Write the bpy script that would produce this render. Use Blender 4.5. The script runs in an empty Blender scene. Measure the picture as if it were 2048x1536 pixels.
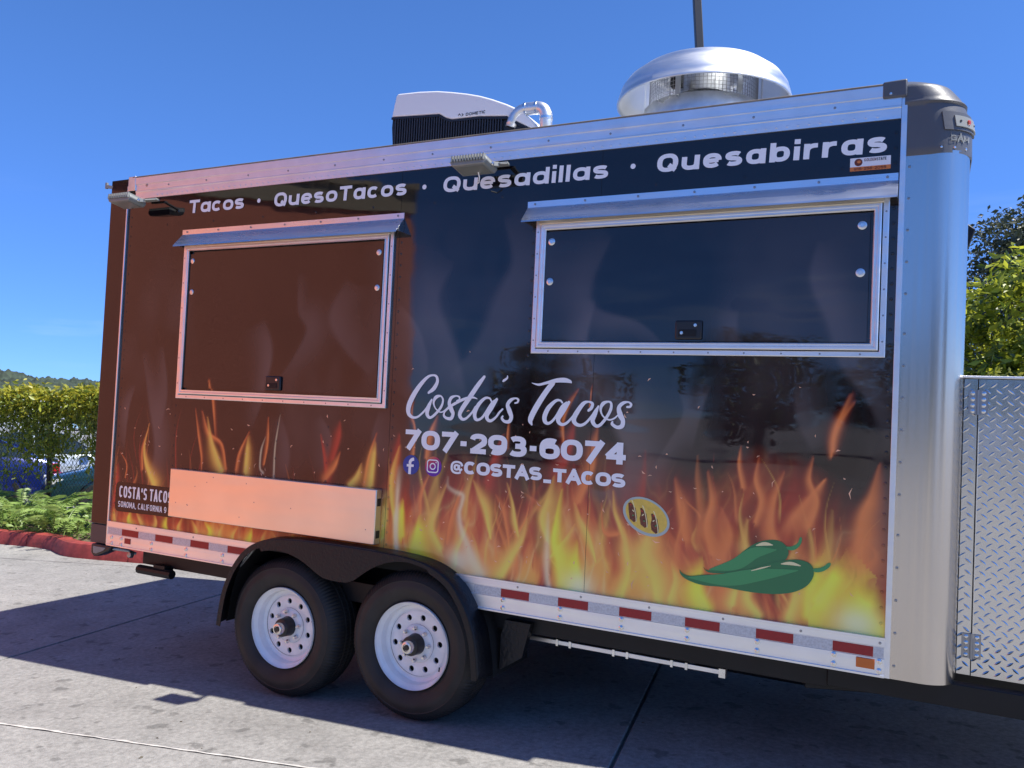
import bpy, bmesh, math, random
import numpy as np
from mathutils import Vector, Matrix

random.seed(7)
RNG = np.random.default_rng(7)
scene = bpy.context.scene
COL = scene.collection
PI = math.pi

# ------------------------------------------------------------------ camera
cam = bpy.data.cameras.new("camera")
cam.sensor_width = 36.0
cam.lens = 1650.0 / 2048.0 * 36.0
cam.clip_start = 0.05
cam.clip_end = 6000.0
cam_obj = bpy.data.objects.new("camera", cam)
COL.objects.link(cam_obj)
CAM_LOC = Vector((1.917, -3.651, 1.502))
_r = Vector((0.894, 0.447, 0.002)); _u = Vector((0.022, -0.049, 0.999)); _f = Vector((-0.447, 0.893, 0.054))
_f.normalize(); _r = (_r - _f * _r.dot(_f)).normalized(); _u = _r.cross(_f).normalized()
cam_obj.matrix_world = Matrix(((_r.x, _u.x, -_f.x, CAM_LOC.x), (_r.y, _u.y, -_f.y, CAM_LOC.y),
                               (_r.z, _u.z, -_f.z, CAM_LOC.z), (0, 0, 0, 1)))
scene.camera = cam_obj

# ------------------------------------------------------------------ light
SUN_TRAVEL = Vector((-0.619, -0.055, -0.970)).normalized()
TO_SUN = -SUN_TRAVEL
SUN_ELEV = math.asin(TO_SUN.z)
SUN_AZ = math.atan2(TO_SUN.x, TO_SUN.y)          # clockwise from +Y
world = bpy.data.worlds.new("World")
scene.world = world
world.use_nodes = True
wn = world.node_tree
bg = wn.nodes["Background"]
sky = wn.nodes.new("ShaderNodeTexSky")
sky.sky_type = 'NISHITA'
sky.sun_disc = False
sky.sun_elevation = SUN_ELEV
sky.sun_rotation = SUN_AZ
sky.air_density = 0.85
sky.dust_density = 0.0
sky.ozone_density = 1.6
sky.altitude = 50.0
# a few thin streaks of cirrus high in the air
tc = wn.nodes.new("ShaderNodeTexCoord")
mp = wn.nodes.new("ShaderNodeMapping"); mp.inputs["Scale"].default_value = (2.2, 2.2, 16.0)
mp.inputs["Location"].default_value = (0.35, 0.62, 0.4)
nz = wn.nodes.new("ShaderNodeTexNoise"); nz.inputs["Scale"].default_value = 1.6; nz.inputs["Detail"].default_value = 7.0
rp = wn.nodes.new("ShaderNodeValToRGB")
rp.color_ramp.elements[0].position = 0.55; rp.color_ramp.elements[0].color = (0, 0, 0, 1)
rp.color_ramp.elements[1].position = 0.74; rp.color_ramp.elements[1].color = (0.30, 0.30, 0.30, 1)
mx = wn.nodes.new("ShaderNodeMix"); mx.data_type = 'RGBA'
mx.inputs["B"].default_value = (7.0, 7.6, 8.6, 1)
hs = wn.nodes.new("ShaderNodeMix"); hs.data_type = 'RGBA'; hs.blend_type = 'MULTIPLY'; hs.inputs["Factor"].default_value = 1.0; hs.inputs["B"].default_value = (0.50, 0.78, 1.20, 1)   # deep clear-day blue
wn.links.new(tc.outputs["Generated"], mp.inputs["Vector"])
wn.links.new(mp.outputs["Vector"], nz.inputs["Vector"])
wn.links.new(nz.outputs["Fac"], rp.inputs["Fac"])
cb = wn.nodes.new("ShaderNodeValToRGB"); cm = wn.nodes.new("ShaderNodeMath"); cm.operation = 'MULTIPLY'   # the cirrus lies in a low band only
cb.color_ramp.elements[0].position = .05; cb.color_ramp.elements[0].color = (0, 0, 0, 1)
cb.color_ramp.elements[1].position = .26; cb.color_ramp.elements[1].color = (0, 0, 0, 1)
for p_, v_ in ((.10, .5), (.19, .45)): cb.color_ramp.elements.new(p_).color = (v_, v_, v_, 1)
sz = wn.nodes.new("ShaderNodeSeparateXYZ"); wn.links.new(tc.outputs["Generated"], sz.inputs[0]); wn.links.new(sz.outputs["Z"], cb.inputs["Fac"])
wn.links.new(rp.outputs["Color"], cm.inputs[0]); wn.links.new(cb.outputs["Color"], cm.inputs[1])
wn.links.new(cm.outputs[0], mx.inputs["Factor"])
wn.links.new(sky.outputs["Color"], hs.inputs["A"])
# clear dry air: the band over the horizon stays bluer than the model's default
sx = wn.nodes.new("ShaderNodeSeparateXYZ"); er = wn.nodes.new("ShaderNodeValToRGB"); hz = wn.nodes.new("ShaderNodeMix"); hz.data_type = 'RGBA'; hz.blend_type = 'MULTIPLY'; hz.inputs["Factor"].default_value = 1.0
er.color_ramp.interpolation = 'EASE'
er.color_ramp.elements[0].position = 0.0; er.color_ramp.elements[0].color = (0.60, 0.66, 0.88, 1)
er.color_ramp.elements[1].position = 0.45; er.color_ramp.elements[1].color = (0.92, 0.96, 1.0, 1)
wn.links.new(tc.outputs["Generated"], sx.inputs[0]); wn.links.new(sx.outputs["Z"], er.inputs["Fac"]); wn.links.new(er.outputs["Color"], hz.inputs["B"])
wn.links.new(hs.outputs["Result"], hz.inputs["A"])
wn.links.new(hz.outputs["Result"], mx.inputs["A"])
wn.links.new(mx.outputs["Result"], bg.inputs["Color"])
bg.inputs["Strength"].default_value = 0.115

sun = bpy.data.lights.new("sun", 'SUN')
sun.energy = 5.0
sun.angle = math.radians(0.53)
sun.color = (1.0, 0.95, 0.87)
sun_obj = bpy.data.objects.new("sun", sun)
COL.objects.link(sun_obj)
sun_obj.location = (12, 2, 18)
sun_obj.rotation_euler = SUN_TRAVEL.to_track_quat('-Z', 'Y').to_euler()

vs = scene.view_settings
vs.view_transform = 'Standard'
vs.look = 'None'
vs.exposure = 0.62
vs.gamma = 1.0
vs.use_curve_mapping = False
scene.cycles.max_bounces = 8
scene.cycles.use_denoising = True

# ------------------------------------------------------------------ helpers
def lin(r, g, b):
    def f(c):
        c /= 255.0
        return c / 12.92 if c <= 0.04045 else ((c + 0.055) / 1.055) ** 2.4
    return (f(r), f(g), f(b))

class MB:
    """collects verts and faces; build() links ONE mesh object"""
    def __init__(s):
        s.v = []; s.f = []
    def add(s, vs_, fs_):
        o = len(s.v)
        s.v += [tuple(p) for p in vs_]
        s.f += [tuple(i + o for i in f) for f in fs_]
        return s
    def box(s, x0, x1, y0, y1, z0, z1):
        v = [(x0, y0, z0), (x1, y0, z0), (x1, y1, z0), (x0, y1, z0), (x0, y0, z1), (x1, y0, z1), (x1, y1, z1), (x0, y1, z1)]
        return s.add(v, [(3, 2, 1, 0), (4, 5, 6, 7), (0, 1, 5, 4), (1, 2, 6, 5), (2, 3, 7, 6), (3, 0, 4, 7)])
    def bar(s, a, b, w, h, up=(0, 0, 1)):
        a = Vector(a); b = Vector(b); d = (b - a).normalized(); u = Vector(up)
        r = d.cross(u)
        if r.length < 1e-5: r = d.cross(Vector((1, 0, 0)))
        r.normalize(); u = r.cross(d).normalized()
        v = []
        for p in (a, b):
            for i, j in ((-1, -1), (1, -1), (1, 1), (-1, 1)):
                v.append(p + r * (w / 2 * i) + u * (h / 2 * j))
        return s.add(v, [(0, 1, 2, 3)[::-1], (4, 5, 6, 7), (0, 4, 5, 1)[::-1], (1, 5, 6, 2)[::-1], (2, 6, 7, 3)[::-1], (3, 7, 4, 0)[::-1]])
    def tube(s, pts, r, n=10, cap=True):
        pts = [Vector(p) for p in pts]
        rs = r if isinstance(r, (list, tuple)) else [r] * len(pts)
        ring0 = None; vs_ = []; fs_ = []
        up = None
        for i, p in enumerate(pts):
            d = (pts[min(i + 1, len(pts) - 1)] - pts[max(i - 1, 0)]).normalized()
            if up is None:
                up = Vector((0, 0, 1)) if abs(d.z) < 0.9 else Vector((1, 0, 0))
            x = d.cross(up).normalized(); up = x.cross(d).normalized()
            for k in range(n):
                a = 2 * PI * k / n
                vs_.append(p + x * (rs[i] * math.cos(a)) + up * (rs[i] * math.sin(a)))
        for i in range(len(pts) - 1):
            for k in range(n):
                a = i * n + k; b = i * n + (k + 1) % n
                fs_.append((a, b, b + n, a + n))
        if cap:
            fs_.append(tuple(range(n))[::-1]); fs_.append(tuple((len(pts) - 1) * n + k for k in range(n)))
        return s.add(vs_, fs_)
    def lathe(s, prof, c, axis='Y', n=32, closed=False, a0=0.0, a1=2 * PI):
        """prof: (radius, along) ; axis through c"""
        full = abs(a1 - a0 - 2 * PI) < 1e-6
        m = n if full else n + 1
        vs_ = []
        for k in range(m):
            a = a0 + (a1 - a0) * k / n
            ca, sa = math.cos(a), math.sin(a)
            for r, h in prof:
                if axis == 'Y': vs_.append((c[0] + r * ca, c[1] + h, c[2] + r * sa))
                elif axis == 'Z': vs_.append((c[0] + r * ca, c[1] + r * sa, c[2] + h))
                else: vs_.append((c[0] + h, c[1] + r * ca, c[2] + r * sa))
        q = len(prof); fs_ = []
        for k in range(n):
            k2 = (k + 1) % m
            for j in range(q - 1):
                fs_.append((k * q + j, k * q + j + 1, k2 * q + j + 1, k2 * q + j))
            if closed: fs_.append((k * q + q - 1, k * q, k2 * q, k2 * q + q - 1))
        return s.add(vs_, fs_)
    def prism(s, poly, y0, y1, axis='Y'):
        n = len(poly)
        if axis == 'Y': v = [(x, y0, z) for x, z in poly] + [(x, y1, z) for x, z in poly]
        elif axis == 'X': v = [(y0, x, z) for x, z in poly] + [(y1, x, z) for x, z in poly]
        else: v = [(x, z, y0) for x, z in poly] + [(x, z, y1) for x, z in poly]
        f = [tuple(range(n)), tuple(range(2 * n - 1, n - 1, -1))]
        for i in range(n):
            j = (i + 1) % n
            f.append((i, i + n, j + n, j))
        return s.add(v, f)
    def dome(s, c, r, h, axis, n=8):
        """small rivet head on c, rising h along axis (unit vec)"""
        ax = Vector(axis).normalized(); t = ax.orthogonal().normalized(); b = ax.cross(t); c = Vector(c)
        v = []
        for rr, hh in ((1, 0), (0.75, 0.7)):
            for k in range(n):
                a = 2 * PI * k / n
                v.append(c + t * (r * rr * math.cos(a)) + b * (r * rr * math.sin(a)) + ax * (h * hh))
        v.append(c + ax * h)
        f = [(k, (k + 1) % n, n + (k + 1) % n, n + k) for k in range(n)] + [(n + k, n + (k + 1) % n, 2 * n) for k in range(n)]
        return s.add(v, f)
    def build(s, name, mat=None, parent=None, smooth=False, bevel=0.0, seg=2, fix=True, auto=None):
        me = bpy.data.meshes.new(name)
        me.from_pydata(s.v, [], s.f)
        if fix:
            bm = bmesh.new(); bm.from_mesh(me)
            bmesh.ops.remove_doubles(bm, verts=bm.verts, dist=1e-6)
            bmesh.ops.recalc_face_normals(bm, faces=bm.faces)
            bm.to_mesh(me); bm.free()
        if mat: me.materials.append(mat)
        o = bpy.data.objects.new(name, me)
        COL.objects.link(o)
        if parent: o.parent = parent
        if bevel > 0:
            m = o.modifiers.new("bevel", 'BEVEL'); m.width = bevel; m.segments = seg; m.limit_method = 'ANGLE'; m.angle_limit = math.radians(35)
        if smooth or bevel > 0:
            ang = math.radians(auto or 40)
            me.polygons.foreach_set("use_smooth", [True] * len(me.polygons))
            try: me.set_sharp_from_angle(angle=ang)
            except Exception: pass
        return o

def fast_mesh(name, verts, faces_idx, mat, parent=None, smooth=False, sizes=4):
    """verts Nx3 numpy, faces MxK numpy"""
    me = bpy.data.meshes.new(name)
    V = np.asarray(verts, np.float32); F = np.asarray(faces_idx, np.int32)
    me.vertices.add(len(V)); me.vertices.foreach_set("co", V.ravel())
    me.loops.add(F.size); me.loops.foreach_set("vertex_index", F.ravel())
    me.polygons.add(len(F)); me.polygons.foreach_set("loop_start", np.arange(0, F.size, F.shape[1], dtype=np.int32))
    me.update(calc_edges=True); me.validate()
    if smooth: me.polygons.foreach_set("use_smooth", [True] * len(me.polygons))
    if mat: me.materials.append(mat)
    o = bpy.data.objects.new(name, me); COL.objects.link(o)
    if parent: o.parent = parent
    return o

def empty(name, loc=(0, 0, 0), rot=(0, 0, 0)):
    o = bpy.data.objects.new(name, None); o.empty_display_size = 0.2
    COL.objects.link(o); o.location = loc; o.rotation_euler = rot
    return o
def tag(o, label=None, cat=None, group=None, kind=None):
    if label: o["label"] = label
    if cat: o["category"] = cat
    if group: o["group"] = group
    if kind: o["kind"] = kind
    return o
def copy_tree(o, parent=None):
    c = o.copy(); COL.objects.link(c); c.parent = parent
    for ch in o.children: copy_tree(ch, c)
    return c

# ------------------------------------------------------------------ materials
def mat(name, col, rough=0.5, metal=0.0, spec=0.5, coat=0.0, bump=None, var=None, streak=None, trans=0.0, emit=None, alpha=None):
    m = bpy.data.materials.new(name); m.use_nodes = True
    nt = m.node_tree; b = nt.nodes["Principled BSDF"]
    b.inputs["Base Color"].default_value = (*col, 1); b.inputs["Roughness"].default_value = rough
    b.inputs["Metallic"].default_value = metal; b.inputs["Specular IOR Level"].default_value = spec
    if coat: b.inputs["Coat Weight"].default_value = coat; b.inputs["Coat Roughness"].default_value = 0.04
    if trans: b.inputs["Transmission Weight"].default_value = trans
    if emit: b.inputs["Emission Color"].default_value = (*emit[0], 1); b.inputs["Emission Strength"].default_value = emit[1]
    co = nt.nodes.new("ShaderNodeTexCoord")
    if var:   # (scale, amount, detail) brightness mottling of the surface itself
        n = nt.nodes.new("ShaderNodeTexNoise"); n.inputs["Scale"].default_value = var[0]; n.inputs["Detail"].default_value = var[2] if len(var) > 2 else 6
        mr = nt.nodes.new("ShaderNodeMapRange"); mr.inputs["From Min"].default_value = 0.3; mr.inputs["From Max"].default_value = 0.7
        mr.inputs["To Min"].default_value = 1 - var[1]; mr.inputs["To Max"].default_value = 1 + var[1]
        mm = nt.nodes.new("ShaderNodeMix"); mm.data_type = 'RGBA'; mm.blend_type = 'MULTIPLY'; mm.inputs["Factor"].default_value = 1.0
        mm.inputs["A"].default_value = (*col, 1)
        nt.links.new(co.outputs["Object"], n.inputs["Vector"]); nt.links.new(n.outputs["Fac"], mr.inputs["Value"])
        nt.links.new(mr.outputs["Result"], mm.inputs["B"]); nt.links.new(mm.outputs["Result"], b.inputs["Base Color"])
    if bump:  # (scale xyz, distance)
        mpn = nt.nodes.new("ShaderNodeMapping"); mpn.inputs["Scale"].default_value = bump[0]
        n2 = nt.nodes.new("ShaderNodeTexNoise"); n2.inputs["Scale"].default_value = 1.0; n2.inputs["Detail"].default_value = bump[2] if len(bump) > 2 else 4
        bp = nt.nodes.new("ShaderNodeBump"); bp.inputs["Strength"].default_value = 1.0; bp.inputs["Distance"].default_value = bump[1]
        nt.links.new(co.outputs["Object"], mpn.inputs["Vector"]); nt.links.new(mpn.outputs["Vector"], n2.inputs["Vector"])
        nt.links.new(n2.outputs["Fac"], bp.inputs["Height"]); nt.links.new(bp.outputs["Normal"], b.inputs["Normal"])
    if streak:  # (scale xyz, rough min, rough max)
        mp3 = nt.nodes.new("ShaderNodeMapping"); mp3.inputs["Scale"].default_value = streak[0]
        n3 = nt.nodes.new("ShaderNodeTexNoise"); n3.inputs["Scale"].default_value = 1.0; n3.inputs["Detail"].default_value = 6
        mr3 = nt.nodes.new("ShaderNodeMapRange"); mr3.inputs["From Min"].default_value = 0.3; mr3.inputs["From Max"].default_value = 0.7
        mr3.inputs["To Min"].default_value = streak[1]; mr3.inputs["To Max"].default_value = streak[2]
        nt.links.new(co.outputs["Object"], mp3.inputs["Vector"]); nt.links.new(mp3.outputs["Vector"], n3.inputs["Vector"])
        nt.links.new(n3.outputs["Fac"], mr3.inputs["Value"]); nt.links.new(mr3.outputs["Result"], b.inputs["Roughness"])
    return m

M = {}
M['alu'] = mat("mill aluminium", (0.80, 0.81, 0.83), 0.3, 1.0, bump=((3, 3, 40), 0.0006), streak=((1.5, 4, 30), 0.32, 0.50), var=(9, 0.05))
M['alu_sheet'] = mat("brushed aluminium sheet", (0.60, 0.56, 0.52), 0.3, 1.0, bump=((160, 160, 1.0), 0.00012), streak=((60, 60, 0.6), 0.17, 0.27), var=(2.0, 0.03))
M['alu_shelf'] = mat("satin shelf aluminium", (0.84, 0.77, 0.63), 0.4, 1.0, bump=((5, 5, 5), 0.001), streak=((2, 2, 20), 0.34, 0.46), var=(4, 0.04))
M['alu_awn'] = mat("awning aluminium", (0.74, 0.76, 0.80), 0.3, 1.0, streak=((2, 20, 20), 0.22, 0.36), bump=((2, 8, 8), 0.0008), var=(5, 0.04))
M['tread'] = mat("tread plate aluminium", (0.64, 0.635, 0.625), 0.2, 1.0, bump=((6, 6, 3), 0.0018), streak=((5, 5, 5), 0.14, 0.26))
M['galv'] = mat("galvanised steel", (0.74, 0.76, 0.78), 0.3, 1.0, var=(22, 0.10), streak=((6, 6, 6), 0.22, 0.4))
M['spun'] = mat("spun aluminium", (0.80, 0.80, 0.79), 0.4, 1.0, var=(4, 0.10), streak=((3, 3, 14), 0.32, 0.52))
M['black_paint'] = mat("black chassis paint", (0.010, 0.010, 0.011), 0.45, spec=0.28, var=(6, 0.2))
M['black_plastic'] = mat("black plastic", (0.012, 0.012, 0.014), 0.35)
M['black_gap'] = mat("dark gap", (0.006, 0.006, 0.006), 0.9)
M['vinyl_dark'] = mat("dark glossy vinyl", (0.010, 0.008, 0.008), 0.06, bump=((1.3, 1.3, 1.7), 0.0016, 2))
M['white_vinyl'] = mat("white vinyl lettering", (0.90, 0.90, 0.90), 0.25)
M['rubber'] = mat("tyre rubber", (0.018, 0.0165, 0.0155), 0.66, var=(7, 0.45), bump=((50, 50, 50), 0.0006))
M['white_rim'] = mat("white wheel enamel", (0.82, 0.82, 0.82), 0.25, coat=0.3, var=(14, 0.07))
M['steel'] = mat("bright steel", (0.72, 0.72, 0.72), 0.25, 1.0)
M['dull_steel'] = mat("dull steel screw", (0.34, 0.34, 0.35), 0.4, 1.0)
M['grey_plastic'] = mat("grey moulded plastic", lin(84, 86, 92), 0.45, bump=((60, 60, 60), 0.0006), var=(5, 0.06))
M['ac_white'] = mat("white air conditioner plastic", (0.80, 0.80, 0.79), 0.38)
M['red_tape'] = mat("red reflective tape", lin(150, 18, 30), 0.28, var=(90, 0.10, 2))
M['white_tape'] = mat("silver reflective tape", (0.50, 0.53, 0.58), 0.34, 0.35, var=(120, 0.14, 2))
M['amber'] = mat("amber lens", lin(200, 98, 10), 0.2, coat=0.5)
M['amber_lamp'] = mat("amber lamp glass", lin(190, 70, 12), 0.15, coat=0.6)
M['lamp_grey'] = mat("grey cast lamp housing", lin(134, 136, 132), 0.5, var=(12, 0.08))
M['lens_grey'] = mat("frosted lamp lens", lin(120, 124, 122), 0.25, var=(16, 0.08))
M['seal'] = mat("roof sealant", lin(128, 118, 104), 0.8, var=(14, 0.2))
M['black_tread'] = mat("black tread plate", (0.010, 0.010, 0.012), 0.38, spec=0.3, bump=((70, 70, 70), 0.003, 1))
M['blue_logo'] = mat("blue round emblem", lin(28, 64, 150), 0.2)
M['orange'] = mat("orange sticker band", lin(214, 122, 52), 0.3)
M['sticker_white'] = mat("white sticker", (0.80, 0.80, 0.82), 0.3)
M['ink'] = mat("dark ink", (0.02, 0.02, 0.025), 0.4)
M['ink_brown'] = mat("brown ink", lin(110, 45, 20), 0.4)
M['ink_grey'] = mat("grey ink", lin(140, 140, 155), 0.4)

def attr_mat(name, rough, bumpd, spec=0.5, coat=0.0, fine=0.0):
    m = bpy.data.materials.new(name); m.use_nodes = True
    nt = m.node_tree; b = nt.nodes["Principled BSDF"]
    a = nt.nodes.new("ShaderNodeAttribute"); a.attribute_name = "print"
    nt.links.new(a.outputs["Color"], b.inputs["Base Color"])
    b.inputs["Roughness"].default_value = rough; b.inputs["Specular IOR Level"].default_value = spec
    # faint road film: streaky vertical change of gloss
    co2 = nt.nodes.new("ShaderNodeTexCoord"); m2 = nt.nodes.new("ShaderNodeMapping"); m2.inputs["Scale"].default_value = (14, 14, 1.4)
    n4 = nt.nodes.new("ShaderNodeTexNoise"); n4.inputs["Scale"].default_value = 1.0; n4.inputs["Detail"].default_value = 6.0
    r4 = nt.nodes.new("ShaderNodeMapRange"); r4.inputs["From Min"].default_value = .42; r4.inputs["From Max"].default_value = .75; r4.inputs["To Min"].default_value = rough * .6; r4.inputs["To Max"].default_value = rough + .05
    nt.links.new(co2.outputs["Object"], m2.inputs["Vector"]); nt.links.new(m2.outputs["Vector"], n4.inputs["Vector"]); nt.links.new(n4.outputs["Fac"], r4.inputs["Value"]); nt.links.new(r4.outputs["Result"], b.inputs["Roughness"])
    if bumpd:
        co = nt.nodes.new("ShaderNodeTexCoord"); mpn = nt.nodes.new("ShaderNodeMapping"); mpn.inputs["Scale"].default_value = (1.1, 1.1, 3.4)
        n2 = nt.nodes.new("ShaderNodeTexNoise"); n2.inputs["Scale"].default_value = 1.0; n2.inputs["Detail"].default_value = 2.0
        bp = nt.nodes.new("ShaderNodeBump"); bp.inputs["Distance"].default_value = bumpd
        nt.links.new(co.outputs["Object"], mpn.inputs["Vector"]); nt.links.new(mpn.outputs["Vector"], n2.inputs["Vector"])
        nt.links.new(n2.outputs["Fac"], bp.inputs["Height"]); nt.links.new(bp.outputs["Normal"], b.inputs["Normal"])
    return m
M['wrap'] = attr_mat("printed vinyl wrap", 0.035, 0.0042, spec=0.66)
# ------------------------------------------------------------------ setting
def ground_mat(name, col, seed, big=0.12, stains=True):
    m = bpy.data.materials.new(name); m.use_nodes = True
    nt = m.node_tree; b = nt.nodes["Principled BSDF"]; b.inputs["Roughness"].default_value = 0.85; b.inputs["Specular IOR Level"].default_value = 0.3
    geo = nt.nodes.new("ShaderNodeNewGeometry")
    def noise(scale, det, loc):
        mpn = nt.nodes.new("ShaderNodeMapping"); mpn.inputs["Location"].default_value = loc
        n = nt.nodes.new("ShaderNodeTexNoise"); n.inputs["Scale"].default_value = scale; n.inputs["Detail"].default_value = det
        nt.links.new(geo.outputs["Position"], mpn.inputs["Vector"]); nt.links.new(mpn.outputs["Vector"], n.inputs["Vector"])
        return n.outputs["Fac"]
    def rng(sock, a, b_, c, d):
        r = nt.nodes.new("ShaderNodeMapRange"); r.inputs["From Min"].default_value = a; r.inputs["From Max"].default_value = b_
        r.inputs["To Min"].default_value = c; r.inputs["To Max"].default_value = d
        nt.links.new(sock, r.inputs["Value"]); return r.outputs["Result"]
    def mul(a, bb):
        x = nt.nodes.new("ShaderNodeMath"); x.operation = 'MULTIPLY'; nt.links.new(a, x.inputs[0]); nt.links.new(bb, x.inputs[1]); return x.outputs[0]
    f = rng(noise(0.45, 6, (seed, 1, 0)), 0.3, 0.7, 1 - big, 1 + big)
    f = mul(f, rng(noise(3.2, 8, (2, seed, 0)), 0.3, 0.7, 0.90, 1.08))
    f = mul(f, rng(noise(45, 4, (3, 0, seed)), 0.25, 0.75, 0.72, 1.22))
    f = mul(f, rng(noise(190, 2, (3, 5, seed)), 0.3, 0.7, 0.82, 1.14))
    if stains:  # small dark drips and gum spots, larger tyre-grime patches
        f = mul(f, rng(noise(7.5, 3, (9, seed, 4)), 0.615, 0.66, 1.0, 0.66))
        f = mul(f, rng(noise(1.1, 7, (4, 9, seed)), 0.48, 0.70, 1.0, 0.80))
    mm = nt.nodes.new("ShaderNodeMix"); mm.data_type = 'RGBA'; mm.blend_type = 'MULTIPLY'; mm.inputs["Factor"].default_value = 1
    mm.inputs["A"].default_value = (*col, 1)
    nt.links.new(f, mm.inputs["B"]); nt.links.new(mm.outputs["Result"], b.inputs["Base Color"])
    bp = nt.nodes.new("ShaderNodeBump"); bp.inputs["Distance"].default_value = 0.0035; bp.inputs["Strength"].default_value = 0.8
    nt.links.new(noise(120, 5, (0, 0, seed)), bp.inputs["Height"]); nt.links.new(bp.outputs["Normal"], b.inputs["Normal"])
    return m
M['concrete'] = ground_mat("worn concrete", (0.292, 0.284, 0.266), 3.1)
M['joint'] = mat("joint filler", (0.03, 0.03, 0.03), 0.9)
M['pale_joint'] = mat("pale crack filler", (0.52, 0.50, 0.46), 0.9, var=(20, 0.2))
M['lot'] = ground_mat("pale car park asphalt", (0.30, 0.295, 0.285), 7.7)
M['soil'] = mat("dry soil", (0.13, 0.095, 0.06), 0.95, var=(6, 0.4), bump=((20, 20, 20), 0.02))

# ground: one sheet to the horizon, concrete slabs laid on it near the trailer
g = MB()
S = 3000
g.add([(-S, -S, -0.035), (S, -S, -0.035), (S, S, -0.035), (-S, S, -0.035)], [(0, 1, 2, 3)])
ground = g.build("ground", M['joint']); tag(ground, kind="structure")
ANG = math.radians(9.0); UX = Vector((math.cos(ANG), math.sin(ANG), 0)); VX = Vector((-math.sin(ANG), math.cos(ANG), 0))
P = 4.08
sl = MB(); gap = 0.010
sl.box(gap, P - gap, gap, P - gap, -0.03, 0.0)
slab0 = sl.build("concrete_slab", M['concrete'], ground, bevel=0.004, seg=1)
slab0["label"] = "worn grey concrete paving slab"
first = True
for i in range(-6, 6):
    for j in range(-8, 7):
        o = slab0 if first else slab0.copy()
        if not first: COL.objects.link(o)
        first = False
        p = UX * (0.61 + P * i) + VX * (-0.61 + P * j)
        o.location = (p.x, p.y, 0); o.rotation_euler = (0, 0, ANG)
lm = MB()
lm.add([(-1500, 3.02, -0.022), (1500, 3.02, -0.022), (1500, 1500, -0.022), (-1500, 1500, -0.022)], [(0, 1, 2, 3)])
lm.add([(-1500, -1500, -0.026), (1500, -1500, -0.026), (1500, 3.0, -0.026), (-1500, 3.0, -0.026)], [(0, 1, 2, 3)])
lot = lm.build("pavement", M['lot']); tag(lot, kind="structure")
# pale, ragged filler along the joint in front of the wheels
jf = MB(); pts_a = []; pts_b = []
rr = random.Random(3)
NJ = 220
for k in range(NJ + 1):
    u = -9.0 + 13.0 * k / NJ
    c = UX * u + VX * (-0.61 + rr.uniform(-0.004, 0.004)); w = 0.004 + 0.008 * rr.random() ** 2
    a = c + VX * w; b = c - VX * w
    pts_a.append((a.x, a.y, 0.0015)); pts_b.append((b.x, b.y, 0.0015))
jf.add(pts_a + pts_b, [(k, k + 1, NJ + 2 + k, NJ + 1 + k) for k in range(NJ)])
jf.build("joint_filler", M['pale_joint'], ground)

# grit and leaf litter scattered on the slabs
M['grit'] = mat("grit and dry leaf crumbs", (0.10, 0.085, 0.06), 0.9, var=(40, .5))
gb = MB(); gr_ = random.Random(4)
for k in range(420):
    x = gr_.uniform(-6, 3.5); y = gr_.uniform(-2.2, 2.6) if k % 3 else gr_.uniform(2.2, 2.75); r_ = gr_.uniform(.003, .009) * (1.8 if k % 11 == 0 else 1); a = gr_.uniform(0, 6)
    gb.add([(x + r_ * math.cos(a), y + r_ * math.sin(a), .002), (x - r_ * .6 * math.sin(a), y + r_ * .6 * math.cos(a), .002), (x - r_ * math.cos(a), y - r_ * math.sin(a), .002), (x + r_ * .5 * math.sin(a), y - r_ * .5 * math.cos(a), .002), (x, y, .002 + r_ * .5)], [(0, 1, 4), (1, 2, 4), (2, 3, 4), (3, 0, 4)])
gt = gb.build("ground_litter", M['grit'], fix=False); tag(gt, "tiny grit and dry leaf crumbs scattered on the concrete", "litter", kind="stuff")

# red painted kerb with a jog, planting bed behind it
def kerb_mat():
    m = mat("red kerb paint", lin(142, 56, 52), 0.7, var=(9, 0.35), bump=((30, 30, 30), 0.004))
    return m
M['kerb'] = kerb_mat()
KP = [(-30.0, 2.98), (-9.2, 2.98), (-8.15, 3.02), (-7.75, 2.98), (-7.45, 2.84), (-7.15, 2.70), (-6.7, 2.70), (-4.0, 2.95), (8.0, 4.2)]
def kerb_piece(pl):
    b = MB(); prof = [(0.0, -0.02), (0.012, 0.10), (0.045, 0.155), (0.10, 0.165), (0.19, 0.16), (0.20, 0.02)]
    n = len(pl); vs_ = []
    for i, (x, y) in enumerate(pl):
        a = Vector(pl[max(i - 1, 0)]); c = Vector(pl[min(i + 1, n - 1)]); d = (c - a).normalized(); nn = Vector((-d.y, d.x))
        for s_, z in prof: vs_.append((x + nn.x * s_, y + nn.y * s_, z))
    q = len(prof)
    fs_ = [(i * q + j, (i + 1) * q + j, (i + 1) * q + j + 1, i * q + j + 1) for i in range(n - 1) for j in range(q - 1)]
    fs_ += [tuple(range(q))[::-1], tuple((n - 1) * q + j for j in range(q))]
    b.add(vs_, fs_); return b
def resample(pl, step):
    out = [Vector(pl[0])]
    for a, b in zip(pl[:-1], pl[1:]):
        a = Vector(a); b = Vector(b); n = max(1, int((b - a).length / step))
        for k in range(1, n + 1): out.append(a.lerp(b, k / n))
    return out
kp = resample(KP, 0.12)
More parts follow.
